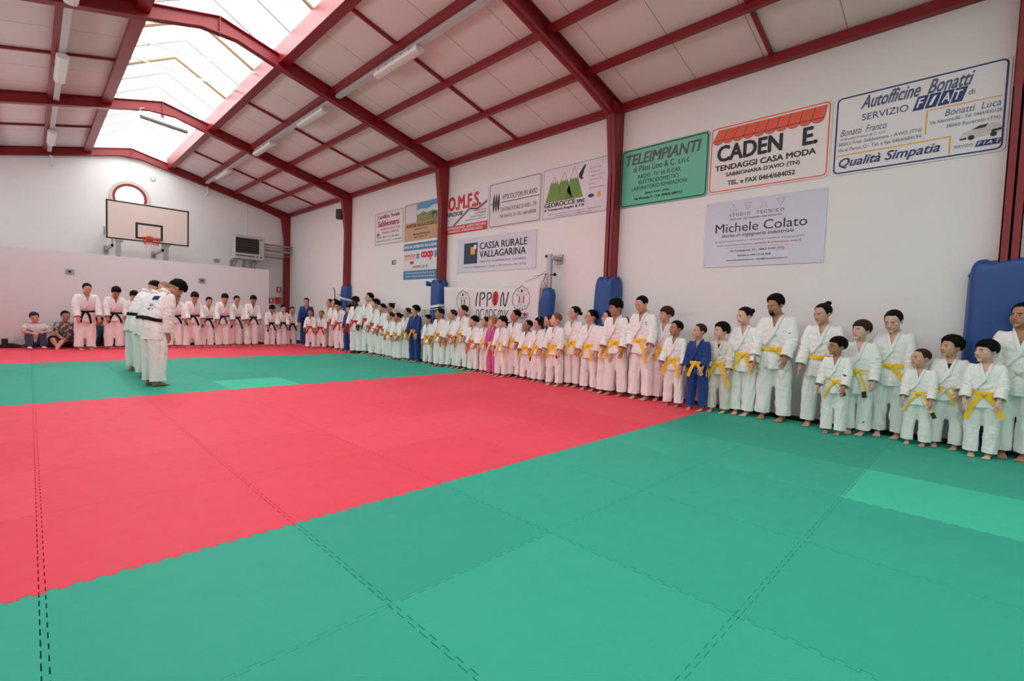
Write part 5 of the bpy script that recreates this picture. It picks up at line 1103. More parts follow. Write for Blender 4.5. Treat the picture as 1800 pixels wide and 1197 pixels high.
def rot(axis, a):
    c, s = math.cos(a), math.sin(a)
    return np.array({'x': [[1, 0, 0], [0, c, -s], [0, s, c]], 'y': [[c, 0, s], [0, 1, 0], [-s, 0, c]], 'z': [[c, -s, 0], [s, c, 0], [0, 0, 1]]}[axis])
DEF = dict(lean=0.0, yaw=0.0, pitch=0.0, roll=0.0, arm=(20, 20), swing=(8, 8), elbow=(12, 12), twist=(10, 10), head=1.0, girth=1.0, limb=1.0, spread=0.0, hipf=(0, 0), hipa=(0, 0), knee=(0, 0), shin=(0, 0), turn=0.0)
def pose(v, p, is_head=False):
    """bend, turn and proportion the canonical figure (adult, 1.72 m, arms held 30 degrees out)"""
    x, y, z = v[:, 0].copy(), v[:, 1].copy(), v[:, 2].copy(); ax = np.abs(x)
    if is_head: wa = np.zeros(len(v)); wh = np.ones(len(v))
    else:
        line = np.where(z < 1.29, .168 + (1.29 - z) * .21, np.interp(z, [1.29, 1.36, 1.42], [.168, .160, .172])); wd = np.interp(z, [1.20, 1.32], [0, .03]); wa = smooth01(ax - line, -.012 - wd, .045 + wd) * (z > .55)
        wh = smooth01(z + .30 * np.clip(-y, 0, .12), 1.455, 1.525) * (1 - wa)
    sgn = np.where(x >= 0, 1, -1); V = v.copy()
    # girth of trunk and limbs, size of the head about the neck
    gf = 1 + (p['girth'] - 1) * (1 - wh); 
    trunk = (1 - wa) * (1 - wh); V[:, 0] = V[:, 0] * (1 + (p['girth'] - 1) * trunk); V[:, 1] = V[:, 1] * (1 + (p['girth'] - 1) * trunk)
    for s, k in ((1, 0), (-1, 1)):
        J = np.array([s * SH.x, SH.y, SH.z]); E = np.array([s * (SH.x + AD.x * UA), SH.y, SH.z + AD.z * UA]); a = np.array([s * AD.x, 0, AD.z])
        m = (sgn == s) & (wa > 0)
        if not m.any(): continue
        q = v[m] - J; t = q @ a; w = wa[m]
        # elbow
        Re = rot('x', -math.radians(p['elbow'][k])); wf = smooth01(t, UA - .05, UA + .05)[:, None]; rel = v[m] - E; A_ = rot('y', s * math.radians(30)); B_ = A_.T   # bring the arm to hang straight, bend, bring back
        bent = (rel @ A_.T) @ Re.T @ B_.T; pt = E + rel * (1 - wf) + bent * wf
        tw = math.radians(p['twist'][k]) * s; axr = a; c, sn = math.cos(tw), math.sin(tw); K_ = np.array([[0, -axr[2], axr[1]], [axr[2], 0, -axr[0]], [-axr[1], axr[0], 0]]); Rt = np.eye(3) + sn * K_ + (1 - c) * (K_ @ K_)
        q2 = pt - J; wt = smooth01(t, .05, .30)[:, None]; q2 = q2 * (1 - wt) + (q2 @ Rt.T) * wt
        Rs = rot('x', -math.radians(p['swing'][k])) @ rot('y', s * math.radians(p['arm'][k]))
        sh = np.array([s * SH.x * p['girth'], SH.y, SH.z]); res_ = sh + q2 @ Rs.T; V[m] = V[m] * (1 - w[:, None]) + res_ * w[:, None]
    # legs
    if any(p['hipf']) or p['spread'] or any(p['hipa']):
        for s, k in ((1, 0), (-1, 1)):
            m = (1 - wa > .5) & (z < .95); sd = smooth01(x * s, -.02, .02); wl = (1 - smooth01(z, .80, .92)) * sd * m
            H = np.array([s * .09, .012, .87]); K2 = np.array([s * .10, .0, .47])
            Rh = rot('z', s * math.radians(p['hipa'][k])) @ rot('x', -math.radians(p['hipf'][k])) @ rot('y', -s * math.radians(p['spread'])); Rk = rot('y', s * math.radians(p['shin'][k])) @ rot('x', math.radians(p['knee'][k]))
            wk = (1 - smooth01(v[:, 2], .42, .52))[:, None]; rel = v - K2; q = K2 + rel * (1 - wk) + (rel @ Rk.T) * wk; q = H + (q - H) @ Rh.T; V = V * (1 - wl[:, None]) + q * wl[:, None]
    # head: size, then turn about the top of the neck
    hs = p['head']; Nk = np.array([0, .012, 1.485]); hd = Nk + (V - Nk) * hs
    Rhd = rot('z', math.radians(p['yaw'])) @ rot('x', math.radians(p['pitch'])) @ rot('y', math.radians(p['roll'])); hd = Nk + (hd - Nk) @ Rhd.T + np.array([0, -.004, -.022]); V = V * (1 - wh[:, None]) + hd * wh[:, None]
    # trunk leaning from the hips
    if p['lean'] or p['turn']:
        wsp = np.maximum(smooth01(z, .90, 1.16) , wa); Pv = np.array([0, .02, .94]); q = V - Pv; Rl = rot('z', math.radians(p['turn'])) @ rot('x', math.radians(p['lean'])); V = V * (1 - wsp[:, None]) + (Pv + q @ Rl.T) * wsp[:, None]
    return V
def wrinkle(g, kind, seed, amp=1.0):
    v = g.v; n = g.n; z = v[:, 2]; x = v[:, 0]; y = v[:, 1]; ax = np.abs(x); th = np.arctan2(y, x); r = np.random.RandomState(seed); ph = r.uniform(0, 6.28, 6)
    if kind == 'jacket':
        arm = smooth01(ax - np.where(z < 1.29, .168 + (1.29 - z) * .21, .15), 0, .05); t = (ax - SH.x) * AD.x + (z - SH.z) * AD.z
        d = .0045 * wav(v, seed, 16, 6) + .004 * wav(v * np.array([1, 1, 2.2]), seed + 1, 20, 6, True)
        belt = np.exp(-np.abs(z - 1.0) / .06) * (1 - arm); d += belt * .006 * np.sin(th * 15 + 2 * np.sin(th * 4 + ph[0]))
        d += (1 - arm) * (z < .97) * (.97 - np.clip(z, .6, .97)) * .05 * np.sin(th * 5 + ph[1]); d += (1 - arm) * (z > 1.02) * (z < 1.3) * .002 * np.sin(z * 70 + 6 * ax + 2 * np.sin(th * 3 + ph[2]))
        d += arm * (.0015 * np.sin(t * 62 + 2.5 * np.sin(y * 30 + ph[3]) + ph[4]) + .005 * wav(v * np.array([1.5, 1, 1.5]), seed + 9, 24, 5, True) + .004 * np.exp(-((t - .29) / .06) ** 2) * np.sin(t * 120 + y * 30)) ; d += .0026 * wav(v, seed + 5, 55, 6, True)
    else:
        d = .010 * wav(v * np.array([1.7, 1.7, .5]), seed, 18, 6, True) + .003 * wav(v, seed + 1, 26, 6); lo = 1 - smooth01(z, .08, .30)
        d += lo * .002 * np.sin(z * 80 + 9 * x + 3 * np.sin(y * 30 + x * 20 + ph[0])) * (0.5 + .5 * np.sin(x * 30 + ph[3])); d += .0012 * np.exp(-((z - .48) / .07) ** 2) * np.sin(z * 90 + 25 * x + ph[1]); d += (z < .86) * .003 * np.sin((y * 36) + ph[2]) * smooth01(z, .1, .5); d += .0022 * wav(v, seed + 5, 55, 6, True)
    return v + n * (d * amp)[:, None]

# materials of people
SKIN = {}
def skin(k):
    if k in SKIN: return SKIN[k]
    cols = dict(fair=(226, 180, 160), light=(212, 164, 140), tan=(186, 134, 106), olive=(170, 122, 94), brown=(126, 84, 62), dark=(82, 56, 46))
    m = bpy.data.materials.new('skin_' + k); m.use_nodes = True; nt = m.node_tree; b = nt.nodes['Principled BSDF']; c = srgb(*cols[k]); b.inputs['Roughness'].default_value = .5; b.inputs['Specular IOR Level'].default_value = .35
    at = nt.nodes.new('ShaderNodeAttribute'); at.attribute_name = 'redness'; mx = nt.nodes.new('ShaderNodeMix'); mx.data_type = 'RGBA'
    mx.inputs[6].default_value = (*c, 1); mx.inputs[7].default_value = (c[0] * .80, c[1] * .45, c[2] * .45, 1); nt.links.new(at.outputs['Fac'], mx.inputs[0]); nt.links.new(mx.outputs[2], b.inputs['Base Color'])
    SKIN[k] = m; return m
HAIRC = {k: mat('hair_' + k, srgb(*c), .6, noise=.35, nscale=60, bump=.8, bscale=160, spec=.12) for k, c in dict(black=(13, 11, 11), dark=(27, 19, 16), brown=(62, 42, 30), light=(128, 94, 62), blond=(172, 136, 92), grey=(168, 132, 112), navy=(38, 44, 66)).items()}
def cloth(name, col, sh=.2): return mat(name, srgb(*col), .85, noise=.02, nscale=30, bump=.25, bscale=420, spec=.15, sheen=sh)
GI = dict(white=cloth('white_judo_cotton', (246, 246, 243)), cream=cloth('cream_judo_cotton', (226, 222, 210)), blue=cloth('blue_judo_cotton', (42, 68, 134)), pink=cloth('pink_judo_cotton', (216, 100, 160)))
BELT = dict(black=cloth('black_belt', (22, 21, 23), 0), navy=cloth('navy_belt', (30, 36, 74), 0), blue=cloth('blue_belt', (44, 56, 110), 0), green=cloth('green_belt', (20, 56, 44), 0), red=cloth('red_orange_belt', (218, 58, 40), 0), orange=cloth('orange_belt', (244, 126, 44), 0), yellow=cloth('yellow_belt', (252, 206, 62), 0), white=cloth('white_belt', (230, 228, 220), 0))
M_eye = [mat('eye_white', srgb(206, 198, 192), .3), mat('eye_iris', srgb(34, 22, 18), .2), mat('eyelash', srgb(26, 20, 18), .6)]
M_label = mat('belt_label', srgb(50, 22, 26), .6)
PERSON_N = [0]
def emit_mesh(name, g, v, mats_, parent, label=None, red=None):
    me = bpy.data.meshes.new(name); g.fill(me, v)
    for m in mats_: me.materials.append(m)
    if red is not None: a = me.attributes.new('redness', 'FLOAT', 'POINT'); a.data.foreach_set('value', red.astype(np.float32))
    o = bpy.data.objects.new(name, me); C.objects.link(o)
    if parent is not None: o.parent = parent
    if label: o['label'] = label
    return o
def patch(target, c, d, w, h, rings, mats_):
    """thin badge pressed onto a garment: polygons in (u, v) projected along d from c"""
    pass
def person(label, x, y, h, rz, hair='short', hc='black', sk='light', gi='white', belt='yellow', belt2=None, xh=None, jk=0, kid=None, lod=None, extra=(), neck=True, group=None, outfit='gi', long=.30, tails=2, body_label=None, longtail=None, **kw):
    PERSON_N[0] += 1; seed = PERSON_N[0] * 17; rd = random.Random(seed); p = dict(DEF)
    p['arm'] = (24 + rd.uniform(-3, 2), 24 + rd.uniform(-3, 2)); p['swing'] = (10 + rd.uniform(-5, 6), 10 + rd.uniform(-5, 6)); p['elbow'] = (14 + rd.uniform(-4, 8), 14 + rd.uniform(-4, 8)); p['twist'] = (20 + rd.uniform(-10, 15), 20 + rd.uniform(-10, 15)); p['spread'] = rd.uniform(-1.5, 1.5)
    # children: bigger heads for their height
    p['head'] = float(np.interp(h, [1.0, 1.15, 1.3, 1.5, 1.65, 1.8], [1.58, 1.48, 1.37, 1.25, 1.17, 1.11])); p['girth'] = float(np.interp(h, [1.0, 1.3, 1.6], [1.06, 1.0, 1.0]))
    p.update(kw); 
    if lod is None: lod = 0 if math.hypot(x, y) < 9.4 else 1
    S = h / (1.463 + .235 * p['head'])
    bg_ = BODY[lod]; bv = pose(bg_.v, p) * S; zmin = bv[:, 2].min(); off = np.array([0, 0, -zmin + .0005])
    c = bg_.v; red = .9 * np.exp(-(((c[:, 0]) / .020) ** 4 + ((c[:, 2] - 1.548) / .0115) ** 4)) * (c[:, 1] < -.080); red = np.maximum(red, .12 * np.exp(-(((np.abs(c[:, 0]) - .042) / .016) ** 2 + ((c[:, 2] - 1.58) / .016) ** 2)) * (c[:, 1] < -.05)); red = np.maximum(red, .22 * (np.abs(c[:, 0]) > .074) * (c[:, 2] > 1.55)); red = np.maximum(red, .25 * ((np.abs(c[:, 0]) > .50)))
    root = emit_mesh('person', bg_, bv + off, [skin(sk)], None, red=red); root.location = (x, y, 0); root.rotation_euler = (0, 0, math.radians(rz)); tag(root, label, 'person', group)
    def fin(v, is_head=False): return pose(v, p, is_head) * S + off
    for s in (1, -1):
        emit_mesh('eye', EYES[s], fin(EYES[s].v, True), M_eye, root); emit_mesh('eyebrow', BROWS[s], fin(BROWS[s].v, True), [HAIRC[hc if hc != 'navy' else 'dark']], root)
    hg = hair_geo(hair, seed, lod)
    if xh: hg = join([hg, extra_hair(xh, seed)])
    if hair == 'cap':
        emit_mesh('cap', hg, fin(hg.v, True), [HAIRC['navy']], root, 'dark blue cap'); g2 = hair_geo('tied', seed, lod); emit_mesh('hair', g2, fin(g2.v, True), [HAIRC['dark']], root)
    else: emit_mesh('hair', hg, fin(hg.v, True), [HAIRC[hc]], root)
    jv = None
    if outfit == 'gi':
        jg = JK[(lod, jk)]; jv = wrinkle(jg, 'jacket', seed, 1.5); sm_ = smooth01(jg.v[:, 2], 1.26, 1.34) * smooth01(np.abs(jg.v[:, 0]), .10, .14) * (1 - smooth01(np.abs(jg.v[:, 0]), .27, .33)); jo = emit_mesh('jacket', jg, jg.relax(fin(jv), sm_ * .8, 14 if lod == 0 else 7), [GI[gi]], root)
        emit_mesh('lapel', LAP, fin(LAP.v), [GI[gi]], jo)
        if jk != 1: emit_mesh('skirt_edge', LAPS, fin(LAPS.v), [GI[gi]], jo)
        tg = TR[lod]; emit_mesh('trousers', tg, fin(wrinkle(tg, 'trousers', seed + 7, 1.8)), [GI[gi]], root)
        bl = make_belt(seed, tails, long * (1.12 if S < .85 else 1), min(1.6, 1.12 / S)); lbm = BELT[belt2 or belt]; bo = emit_mesh('belt', bl, fin(bl.v), [BELT[belt], lbm, M_label if 'label' in extra else BELT[belt]], root); bo.data.polygons.foreach_set('use_smooth', [False] * len(bo.data.polygons))
    # small things worn
    tree = None
    def project(pts, d, face):
        nonlocal tree
        if tree is None:
            g = JK[(lod, jk)] if face == 'jacket' else TR[lod]; st = np.concatenate([[0], np.cumsum(g.t)]).astype(int); tree = BVHTree.FromPolygons([tuple(q) for q in (jv if face == 'jacket' else wrinkle(g, 'trousers', seed + 7))], [tuple(g.l[st[i]:st[i + 1]]) for i in range(len(g.t))])
        out = []
        for q in pts:
            hit = tree.ray_cast(Vector(q), Vector(d)); out.append(hit[0] - Vector(d) * .003 if hit[0] is not None else None)
        return out
    def badge(name, c, d, polys, m, face='jacket', upv=(0, 0, 1), lb=None):
        d = Vector(d).normalized(); u = d.cross(Vector(upv)).normalized(); w_ = u.cross(d).normalized(); b = MB()
        pl = []
        for poly in polys:
            us = [q[0] for q in poly]; ws = [q[1] for q in poly]
            if len(poly) == 4 and (max(us) - min(us) > .035 or max(ws) - min(ws) > .035):
                nu = max(1, int((max(us) - min(us)) / .02)); nw = max(1, int((max(ws) - min(ws)) / .02))
                pl += [[(min(us) + (max(us) - min(us)) * (i + a) / nu, min(ws) + (max(ws) - min(ws)) * (j + e) / nw) for a, e in ((0, 0), (1, 0), (1, 1), (0, 1))] for i in range(nu) for j in range(nw)]
            else: pl.append(poly)
        for poly in pl:
            hit = project([Vector(c) + u * a + w_ * e for a, e in poly], d, face)
            if any(q is None for q in hit): continue
            n = len(hit); b.add(hit + [q + d * .002 for q in hit], [tuple(range(n)), tuple(range(n, 2 * n))[::-1]] + [(i, (i + 1) % n, n + (i + 1) % n, n + i) for i in range(n)])
        if b.v: g = geo_of(b); o = emit_mesh(name, g, fin(g.v), [m], root if face != 'jacket' else jo, lb); o.data.polygons.foreach_set('use_smooth', [False] * len(o.data.polygons))
    bk = BELT['black']
    rect = lambda w, h_, x0=0, y0=0: [(x0 - w / 2, y0 - h_ / 2), (x0 + w / 2, y0 - h_ / 2), (x0 + w / 2, y0 + h_ / 2), (x0 - w / 2, y0 + h_ / 2)]
    for e in extra:
        if e == 'stripes':
            for s in (1, -1): badge('shoulder_stripes', (s * .20, .0, 1.60), (0, 0, -1), [[(-.045 * 1 + i * .0, q * .018 - .006), (.05, q * .018 - .006), (.05, q * .018 + .006), (-.045, q * .018 + .006)] for q in (-1, 0, 1) for i in (0,)], bk, upv=(0, 1, 0), lb='three black shoulder stripes')
            badge('sleeve_mark', (-.32, -.3, 1.26), (0, 1, 0), [[(-.014, -.012), (.014, -.012), (0, .016)]], bk); badge('sleeve_mark', (.32, -.3, 1.26), (0, 1, 0), [[(-.014, -.012), (.014, -.012), (0, .016)]], bk)
        if e == 'sleevelogo':
            pc = []
            for s in (1, -1): pc += [[(s * a, c_) for a, c_ in q] for q in ([(.004, -.022), (.030, -.022), (.022, -.008), (.010, .012)], [(.010, .012), (.016, .004), (.020, .016), (.014, .022)], [(.028, -.022), (.052, -.022), (.036, -.010)], [(.022, -.008), (.036, -.010), (.040, .006), (.030, .002)])]
            badge('sleeve_mark', (.30, -.3, 1.12), (0, 1, 0), [[(a * 1.25, c_ * 1.25) for a, c_ in q] for q in pc], BELT['blue'], lb='blue mark on the sleeve')
        if e == 'sleevemark': badge('sleeve_mark', (.27, -.3, 1.22), (0, 1, 0), [rect(.03, .010)], bk)
        if e == 'skirtpatch': badge('skirt_patch', (.09, -.4, .78), (0, 1, 0), [rect(.05, .03, 0, -.005)], bk); badge('skirt_patch', (.09, -.4, .78), (0, 1, 0), [rect(.05, .014, 0, .02)], M_label)
        if e == 'kneemark': badge('trouser_mark', (.13, -.4, .22), (0, 1, 0), [[(-.014, -.012), (.014, -.012), (.008, .016)]], bk, 'trousers')
        if e == 'greenpiping': badge('shoulder_piping', (.17, .0, 1.6), (0, 0, -1), [rect(.10, .008)], mat('green_piping', srgb(70, 150, 70), .7), lb='green shoulder piping')
        if e == 'chestmark': badge('chest_mark', (.10, -.4, 1.27), (0, 1, 0), [rect(.012, .05), rect(.03, .012, 0, .02), rect(.03, .01, 0, -.02)], mat('faint_grey_print', srgb(150, 140, 140), .8))
        if e == 'backpatch':
            badge('back_patch', (0, .5, 1.30), (0, -1, 0), [rect(.20, .07, 0, .02)], BELT['blue'], upv=(0, 0, 1), lb='blue name patch');  
            for i, hgt in enumerate((.05, .035)): badge('back_lettering', (0, .5, 1.20 - i * .06), (0, -1, 0), [rect(.014, hgt * .7, -.08 + k * .03, 0) for k in range(6) if (k + i) % 5] , mat('grey_print', srgb(60, 62, 70), .8), upv=(0, 0, 1))
            for k, (mm, dx) in enumerate(((BELT['green'], -.014), (BELT['white'], 0), (BELT['red'], .014))):
                for s in (1, -1): badge('shoulder_stripes', (s * (.15 + dx), .0, 1.62), (0, 0, -1), [rect(.010, .14)], mm, upv=(0, 1, 0))
        if e == 'blackshirt' or e == 'whiteshirt' or e == 'redshirt':
            b = MB(); zt_ = 1.37 if e != 'whiteshirt' else 1.32; 
            for i in range(2):
                zs = np.linspace(ZV - .03, zt_, 8); V_ = []
                for z in zs:
                    wv = max(.03, (z - ZV) * .30 + .02)
                    for q in np.linspace(-1, 1, 7): V_.append((q * wv, surf(q * wv, z) + .006 + .004 * i, z))
            b.add(V_, [(r_ * 7 + c_, r_ * 7 + c_ + 1, (r_ + 1) * 7 + c_ + 1, (r_ + 1) * 7 + c_) for r_ in range(7) for c_ in range(6)]); g = geo_of(b)
            emit_mesh('undershirt', g, fin(g.v), [mat('black_undershirt', srgb(26, 24, 28), .8) if e == 'blackshirt' else mat('white_undershirt', srgb(225, 225, 225), .8)], root, 'black undershirt' if e == 'blackshirt' else 'white undershirt')
        if e == 'glasses':
            b = MB()
            for s in (1, -1):
                b.tube([(s * .031 + .018 * math.cos(a * PI / 10), -.099 + .006 * abs(math.cos(a * PI / 10)) * (1 if s * math.cos(a * PI / 10) > 0 else 0), 1.603 + .014 * math.sin(a * PI / 10)) for a in range(21)], .0014, 5)
                b.tube([(s * .049, -.094, 1.606), (s * .080, .0, 1.606)], .0014, 5)
            b.tube([(-.013, -.103, 1.606), (.013, -.103, 1.606)], .0014, 5); g = geo_of(b); emit_mesh('glasses', g, fin(g.v, True), [mat('dark_glasses_frame', srgb(40, 40, 60), .3)], root)
        if e in ('beard', 'stubble'):
            b = MB(); b.ball((0, -.0935, 1.5625), (.022, .006, .0045), 14, 8)
            if e == 'beard':
                b.ball((0, -.079, 1.516), (.028, .020, .022), 16, 10)
                for s in (1, -1): b.tube([(s * .022, -.092, 1.558), (s * .028, -.086, 1.540), (s * .024, -.084, 1.522)], .006, 8)
            else: b.ball((0, -.083, 1.512), (.014, .010, .009), 12, 8)
            g = geo_of(b); g.n = g.normals(); g.v = g.v + g.n * (.0015 * wav(g.v, seed, 300, 5))[:, None]; emit_mesh('beard', g, fin(g.v, True), [HAIRC[hc]], root)
        if e == 'headband':
            b = MB(); b.tube([(.084 * math.sin(a), .014 - .055 * math.cos(a * 0) * 0 - .02, 1.632 + .100 * math.cos(a)) for a in np.linspace(-1.5, 1.5, 14)], .006, 6); g = geo_of(b); emit_mesh('headband', g, fin(g.v, True), [mat('pale_headband', srgb(210, 200, 190), .5)], root)
        if e == 'scrunchie':
            b = MB(); b.tube([(.02 * math.cos(a), .105, 1.66 + .02 * math.sin(a)) for a in np.linspace(0, 6.28, 10)], .008, 6); g = geo_of(b); emit_mesh('hair_tie', g, fin(g.v, True), [mat('pink_hair_tie', srgb(200, 50, 90), .6)], root)
    if outfit in ('casual_woman', 'casual_man', 'casual_dark', 'casual_teal'):
        top = dict(casual_woman=cloth('white_tshirt', (226, 220, 220)), casual_teal=cloth('teal_tshirt', (30, 110, 120)), casual_dark=cloth('black_tshirt', (30, 28, 30)))
        tv = wrinkle(TSH, 'jacket', seed, .7)
        if outfit == 'casual_man':
            m = bpy.data.materials.get('patterned_shirt')
            if m is None:
                m = cloth('patterned_shirt', (150, 140, 136)); nt = m.node_tree; n = nt.nodes.new('ShaderNodeTexVoronoi'); n.inputs['Scale'].default_value = 22; tc = nt.nodes.new('ShaderNodeTexCoord'); nt.links.new(tc.outputs['Object'], n.inputs['Vector'])
                cr = nt.nodes.new('ShaderNodeValToRGB'); cr.color_ramp.interpolation = 'CONSTANT'; e0 = cr.color_ramp.elements; e0[0].color = (*srgb(88, 80, 82), 1); e0[1].position = .38; e0[1].color = (*srgb(190, 178, 172), 1); q = e0.new(.6); q.color = (*srgb(130, 92, 88), 1); q = e0.new(.8); q.color = (*srgb(110, 108, 110), 1)
                sep = nt.nodes.new('ShaderNodeSeparateColor'); nt.links.new(n.outputs['Color'], sep.inputs[0]); nt.links.new(sep.outputs[0], cr.inputs[0]); nt.links.new(cr.outputs[0], nt.nodes['Principled BSDF'].inputs['Base Color'])
            tm = m
        else: tm = top[outfit]
        emit_mesh('shirt', TSH, fin(tv), [tm], root)
        if outfit == 'casual_man': emit_mesh('shorts', SHORTS, fin(wrinkle(SHORTS, 'trousers', seed)), [cloth('dark_shorts', (34, 34, 40))], root)
        else: emit_mesh('jeans' if outfit == 'casual_woman' else 'trousers', JEANS, fin(wrinkle(JEANS, 'trousers', seed)), [cloth('blue_denim', (74, 86, 108)) if outfit == 'casual_woman' else cloth('black_denim', (28, 28, 32))], root)
        for s in (1, -1):
            b = MB(); R = Matrix.Rotation(-s * 0.10, 3, 'Z'); rings = []
            for yy, hwx, hh_ in ((.085, .020, .05), (.07, .034, .085), (.02, .040, .095), (-.04, .044, .075), (-.10, .049, .055), (-.16, .045, .045), (-.19, .025, .03)):
                rings.append([R @ Vector((hwx * math.cos(q), yy, -.006 + hh_ / 2 + hh_ / 2 * math.sin(q))) + Vector((s * .106, 0, 0)) for q in [2 * PI * i / 16 for i in range(16)]])
            b.loft(rings); g = geo_of(b); emit_mesh('shoe', g, fin(g.v), [mat('white_canvas_shoe', srgb(222, 216, 212), .6) if outfit != 'casual_dark' else M_black], root)
    return root
# ------------------------------------------------------------------ the people, along the right wall from the camera to the far corner
G1 = 'judo pupils lined up along the right wall'; G2 = 'senior pupils lined up before the partition'; G3 = 'teachers bowing in the middle'
W_ = dict(group=G1)
person('tall boy with a white belt, cut by the right edge before the blue pad', 7.14, -0.27, 1.6, -95, yaw=-30, hair='short', sk='tan', belt='white', long=.32, jk=0, lean=2, **W_)
person('small boy with dark fringe and yellow belt, just in front of the white-belted boy', 6.93, -0.03, 1.21, -95, yaw=-38, pitch=4, hair='fringe', hc='black', sk='fair', belt='yellow', jk=1, extra=('whiteshirt',), long=.36, swing=(16, 14), **W_)
person('boy with black undershirt and dark curls, before the left edge of the largest pad', 7.12, 0.25, 1.23, -95, yaw=-40, hair='curly', hc='dark', sk='light', belt='white', belt2='yellow', extra=('blackshirt',), jk=1, long=.36, elbow=(35, 30), swing=(14, 10), **W_)
person('smallest boy with cropped brown hair, big yellow and white belt, between two taller boys', 7.02, 0.49, 1.08, -95, yaw=-42, hair='crop', hc='brown', sk='light', belt='yellow', belt2='white', extra=('label',), jk=1, long=.40, **W_)
person('tall boy looking down, green shoulder piping on his white jacket and yellow belt', 7.25, 0.77, 1.52, -92, yaw=-12, pitch=20, hair='short', hc='dark', sk='fair', belt='yellow', extra=('label', 'greenpiping'), jk=0, tails=1, long=.36, **W_)
person('brown-haired boy with short fringe and yellow belt, right of the small boy in glasses', 7.08, 1.06, 1.38, -92, yaw=-30, hair='fringe', hc='brown', sk='fair', belt='yellow', belt2='white', extra=('label', 'kneemark'), jk=2, long=.36, **W_)
person('small boy in glasses with black hair and a blue mark on his white sleeve', 6.85, 1.25, 1.17, -92, yaw=-45, hair='fringe', hc='black', sk='tan', belt='yellow', belt2='white', extra=('glasses', 'sleevelogo', 'label'), jk=1, long=.28, **W_)
person('woman with hair tied up looking down, behind the small boy in glasses', 7.17, 1.47, 1.59, -92, yaw=-28, pitch=14, hair='tied', xh='topbun', hc='dark', sk='light', belt='yellow', extra=('whiteshirt', 'skirtpatch'), jk=0, long=.26, tails=1, girth=1.06, **W_)
person('bearded man in white with a yellow belt, tallest on the green mats', 7.15, 2.01, 1.7, -90, yaw=-30, pitch=18, hair='quiff', hc='black', sk='tan', belt='yellow', extra=('beard', 'sleevemark'), jk=0, tails=1, long=.22, girth=1.08, swing=(14, 12), **W_)
person('young woman with a small bun and pale skin, left of the bearded man', 7.13, 2.41, 1.53, -88, yaw=-35, pitch=10, hair='tied', xh='bun', hc='dark', sk='fair', belt='yellow', extra=('whiteshirt', 'sleevemark'), jk=0, long=.30, swing=(14, 12), **W_)
person('curly-haired boy with black undershirt and a long hanging yellow belt', 7.03, 2.7, 1.29, -88, yaw=-38, hair='curly', hc='dark', sk='fair', belt='yellow', extra=('blackshirt',), jk=1, long=.46, gi='cream', **W_)
person('boy in blue gi with a yellow belt, between a white-clad boy and the curly boy', 6.91, 2.97, 1.27, -88, yaw=-40, hair='crop', hc='brown', sk='light', gi='blue', belt='yellow', jk=1, long=.28, elbow=(30, 20), **W_)
person('boy with black hair and wide yellow belt ends, left of the blue-clad boy', 6.93, 3.34, 1.3, -86, yaw=-35, hair='short', hc='black', sk='tan', belt='yellow', jk=1, long=.38, **W_)
person('taller boy with brown fringe, partly behind the black-haired boy beside the blue-clad boy', 7.2, 3.65, 1.52, -86, yaw=-38, hair='bowl', hc='brown', sk='light', belt='yellow', jk=1, long=.30, **W_)
person('very tall young man with open jacket showing his chest, looking down', 7.05, 3.97, 1.7, -86, yaw=-22, pitch=22, hair='crop', hc='black', sk='light', belt='yellow', extra=('chestmark',), jk=1, tails=1, long=.36, **W_)
person('young man with a black hair mop, faint moustache and black shoulder stripes', 7.01, 4.43, 1.62, -84, yaw=-40, pitch=10, hair='mop', hc='black', sk='tan', belt='yellow', extra=('stripes', 'stubble', 'kneemark'), jk=1, long=.34, lean=3, **W_)
person('girl with tied dark hair partly behind the young man with the shoulder stripes', 7.03, 4.63, 1.44, -84, yaw=-42, hair='tied', xh='bun', hc='dark', sk='light', belt='yellow', jk=1, **W_)
person('girl in glasses with low dark bun and yellow belt, two left of the striped shoulders', 7.11, 5.04, 1.45, -84, yaw=-45, hair='tied', xh='lowbun', hc='black', sk='light', belt='yellow', extra=('glasses',), jk=0, **W_)
person('slim girl with low dark bun and long rounded jacket front, under the volleyball post', 7.19, 5.48, 1.51, -82, yaw=-42, hair='tied', xh='lowbun', hc='dark', sk='light', belt='yellow', extra=('sleevemark',), jk=0, long=.26, **W_)
person('light brown-haired boy before the blue post pad, looking left', 6.99, 5.76, 1.37, -82, yaw=-45, hair='short', hc='light', sk='fair', belt='yellow', extra=('label',), jk=1, long=.34, **W_)
person('child half hidden behind the light brown-haired boy before the post pad', 7.2, 6.12, 1.34, -82, yaw=-45, hair='tied', hc='brown', sk='light', belt='yellow', jk=1, **W_)
person('dark-haired girl with a pale headband and yellow belt', 7.09, 6.27, 1.28, -82, yaw=-45, hair='bob', hc='dark', sk='light', belt='yellow', extra=('headband',), jk=1, long=.30, **W_)
person('short boy with cropped hair left of the girl with the headband', 7.15, 6.62, 1.22, -80, yaw=-42, hair='crop', hc='dark', sk='olive', belt='yellow', extra=('label',), jk=1, long=.36, **W_)
person('tall boy with black hair in front of the right emblem of the banner', 7.2, 7.03, 1.42, -80, yaw=-45, hair='short', hc='black', sk='tan', belt='yellow', extra=('label',), jk=1, long=.32, **W_)
person('small child whose brown hair shows between the brown-haired boy and the taller boy', 7.33, 7.35, 1.15, -80, yaw=-50, hair='bob', hc='brown', sk='light', belt='yellow', jk=1, **W_)
person('brown-haired boy right of the pink-clad girl, with a pale yellow belt', 7.04, 7.26, 1.28, -80, yaw=-42, hair='fringe', hc='dark', sk='fair', belt='yellow', belt2='white', jk=1, long=.38, **W_)
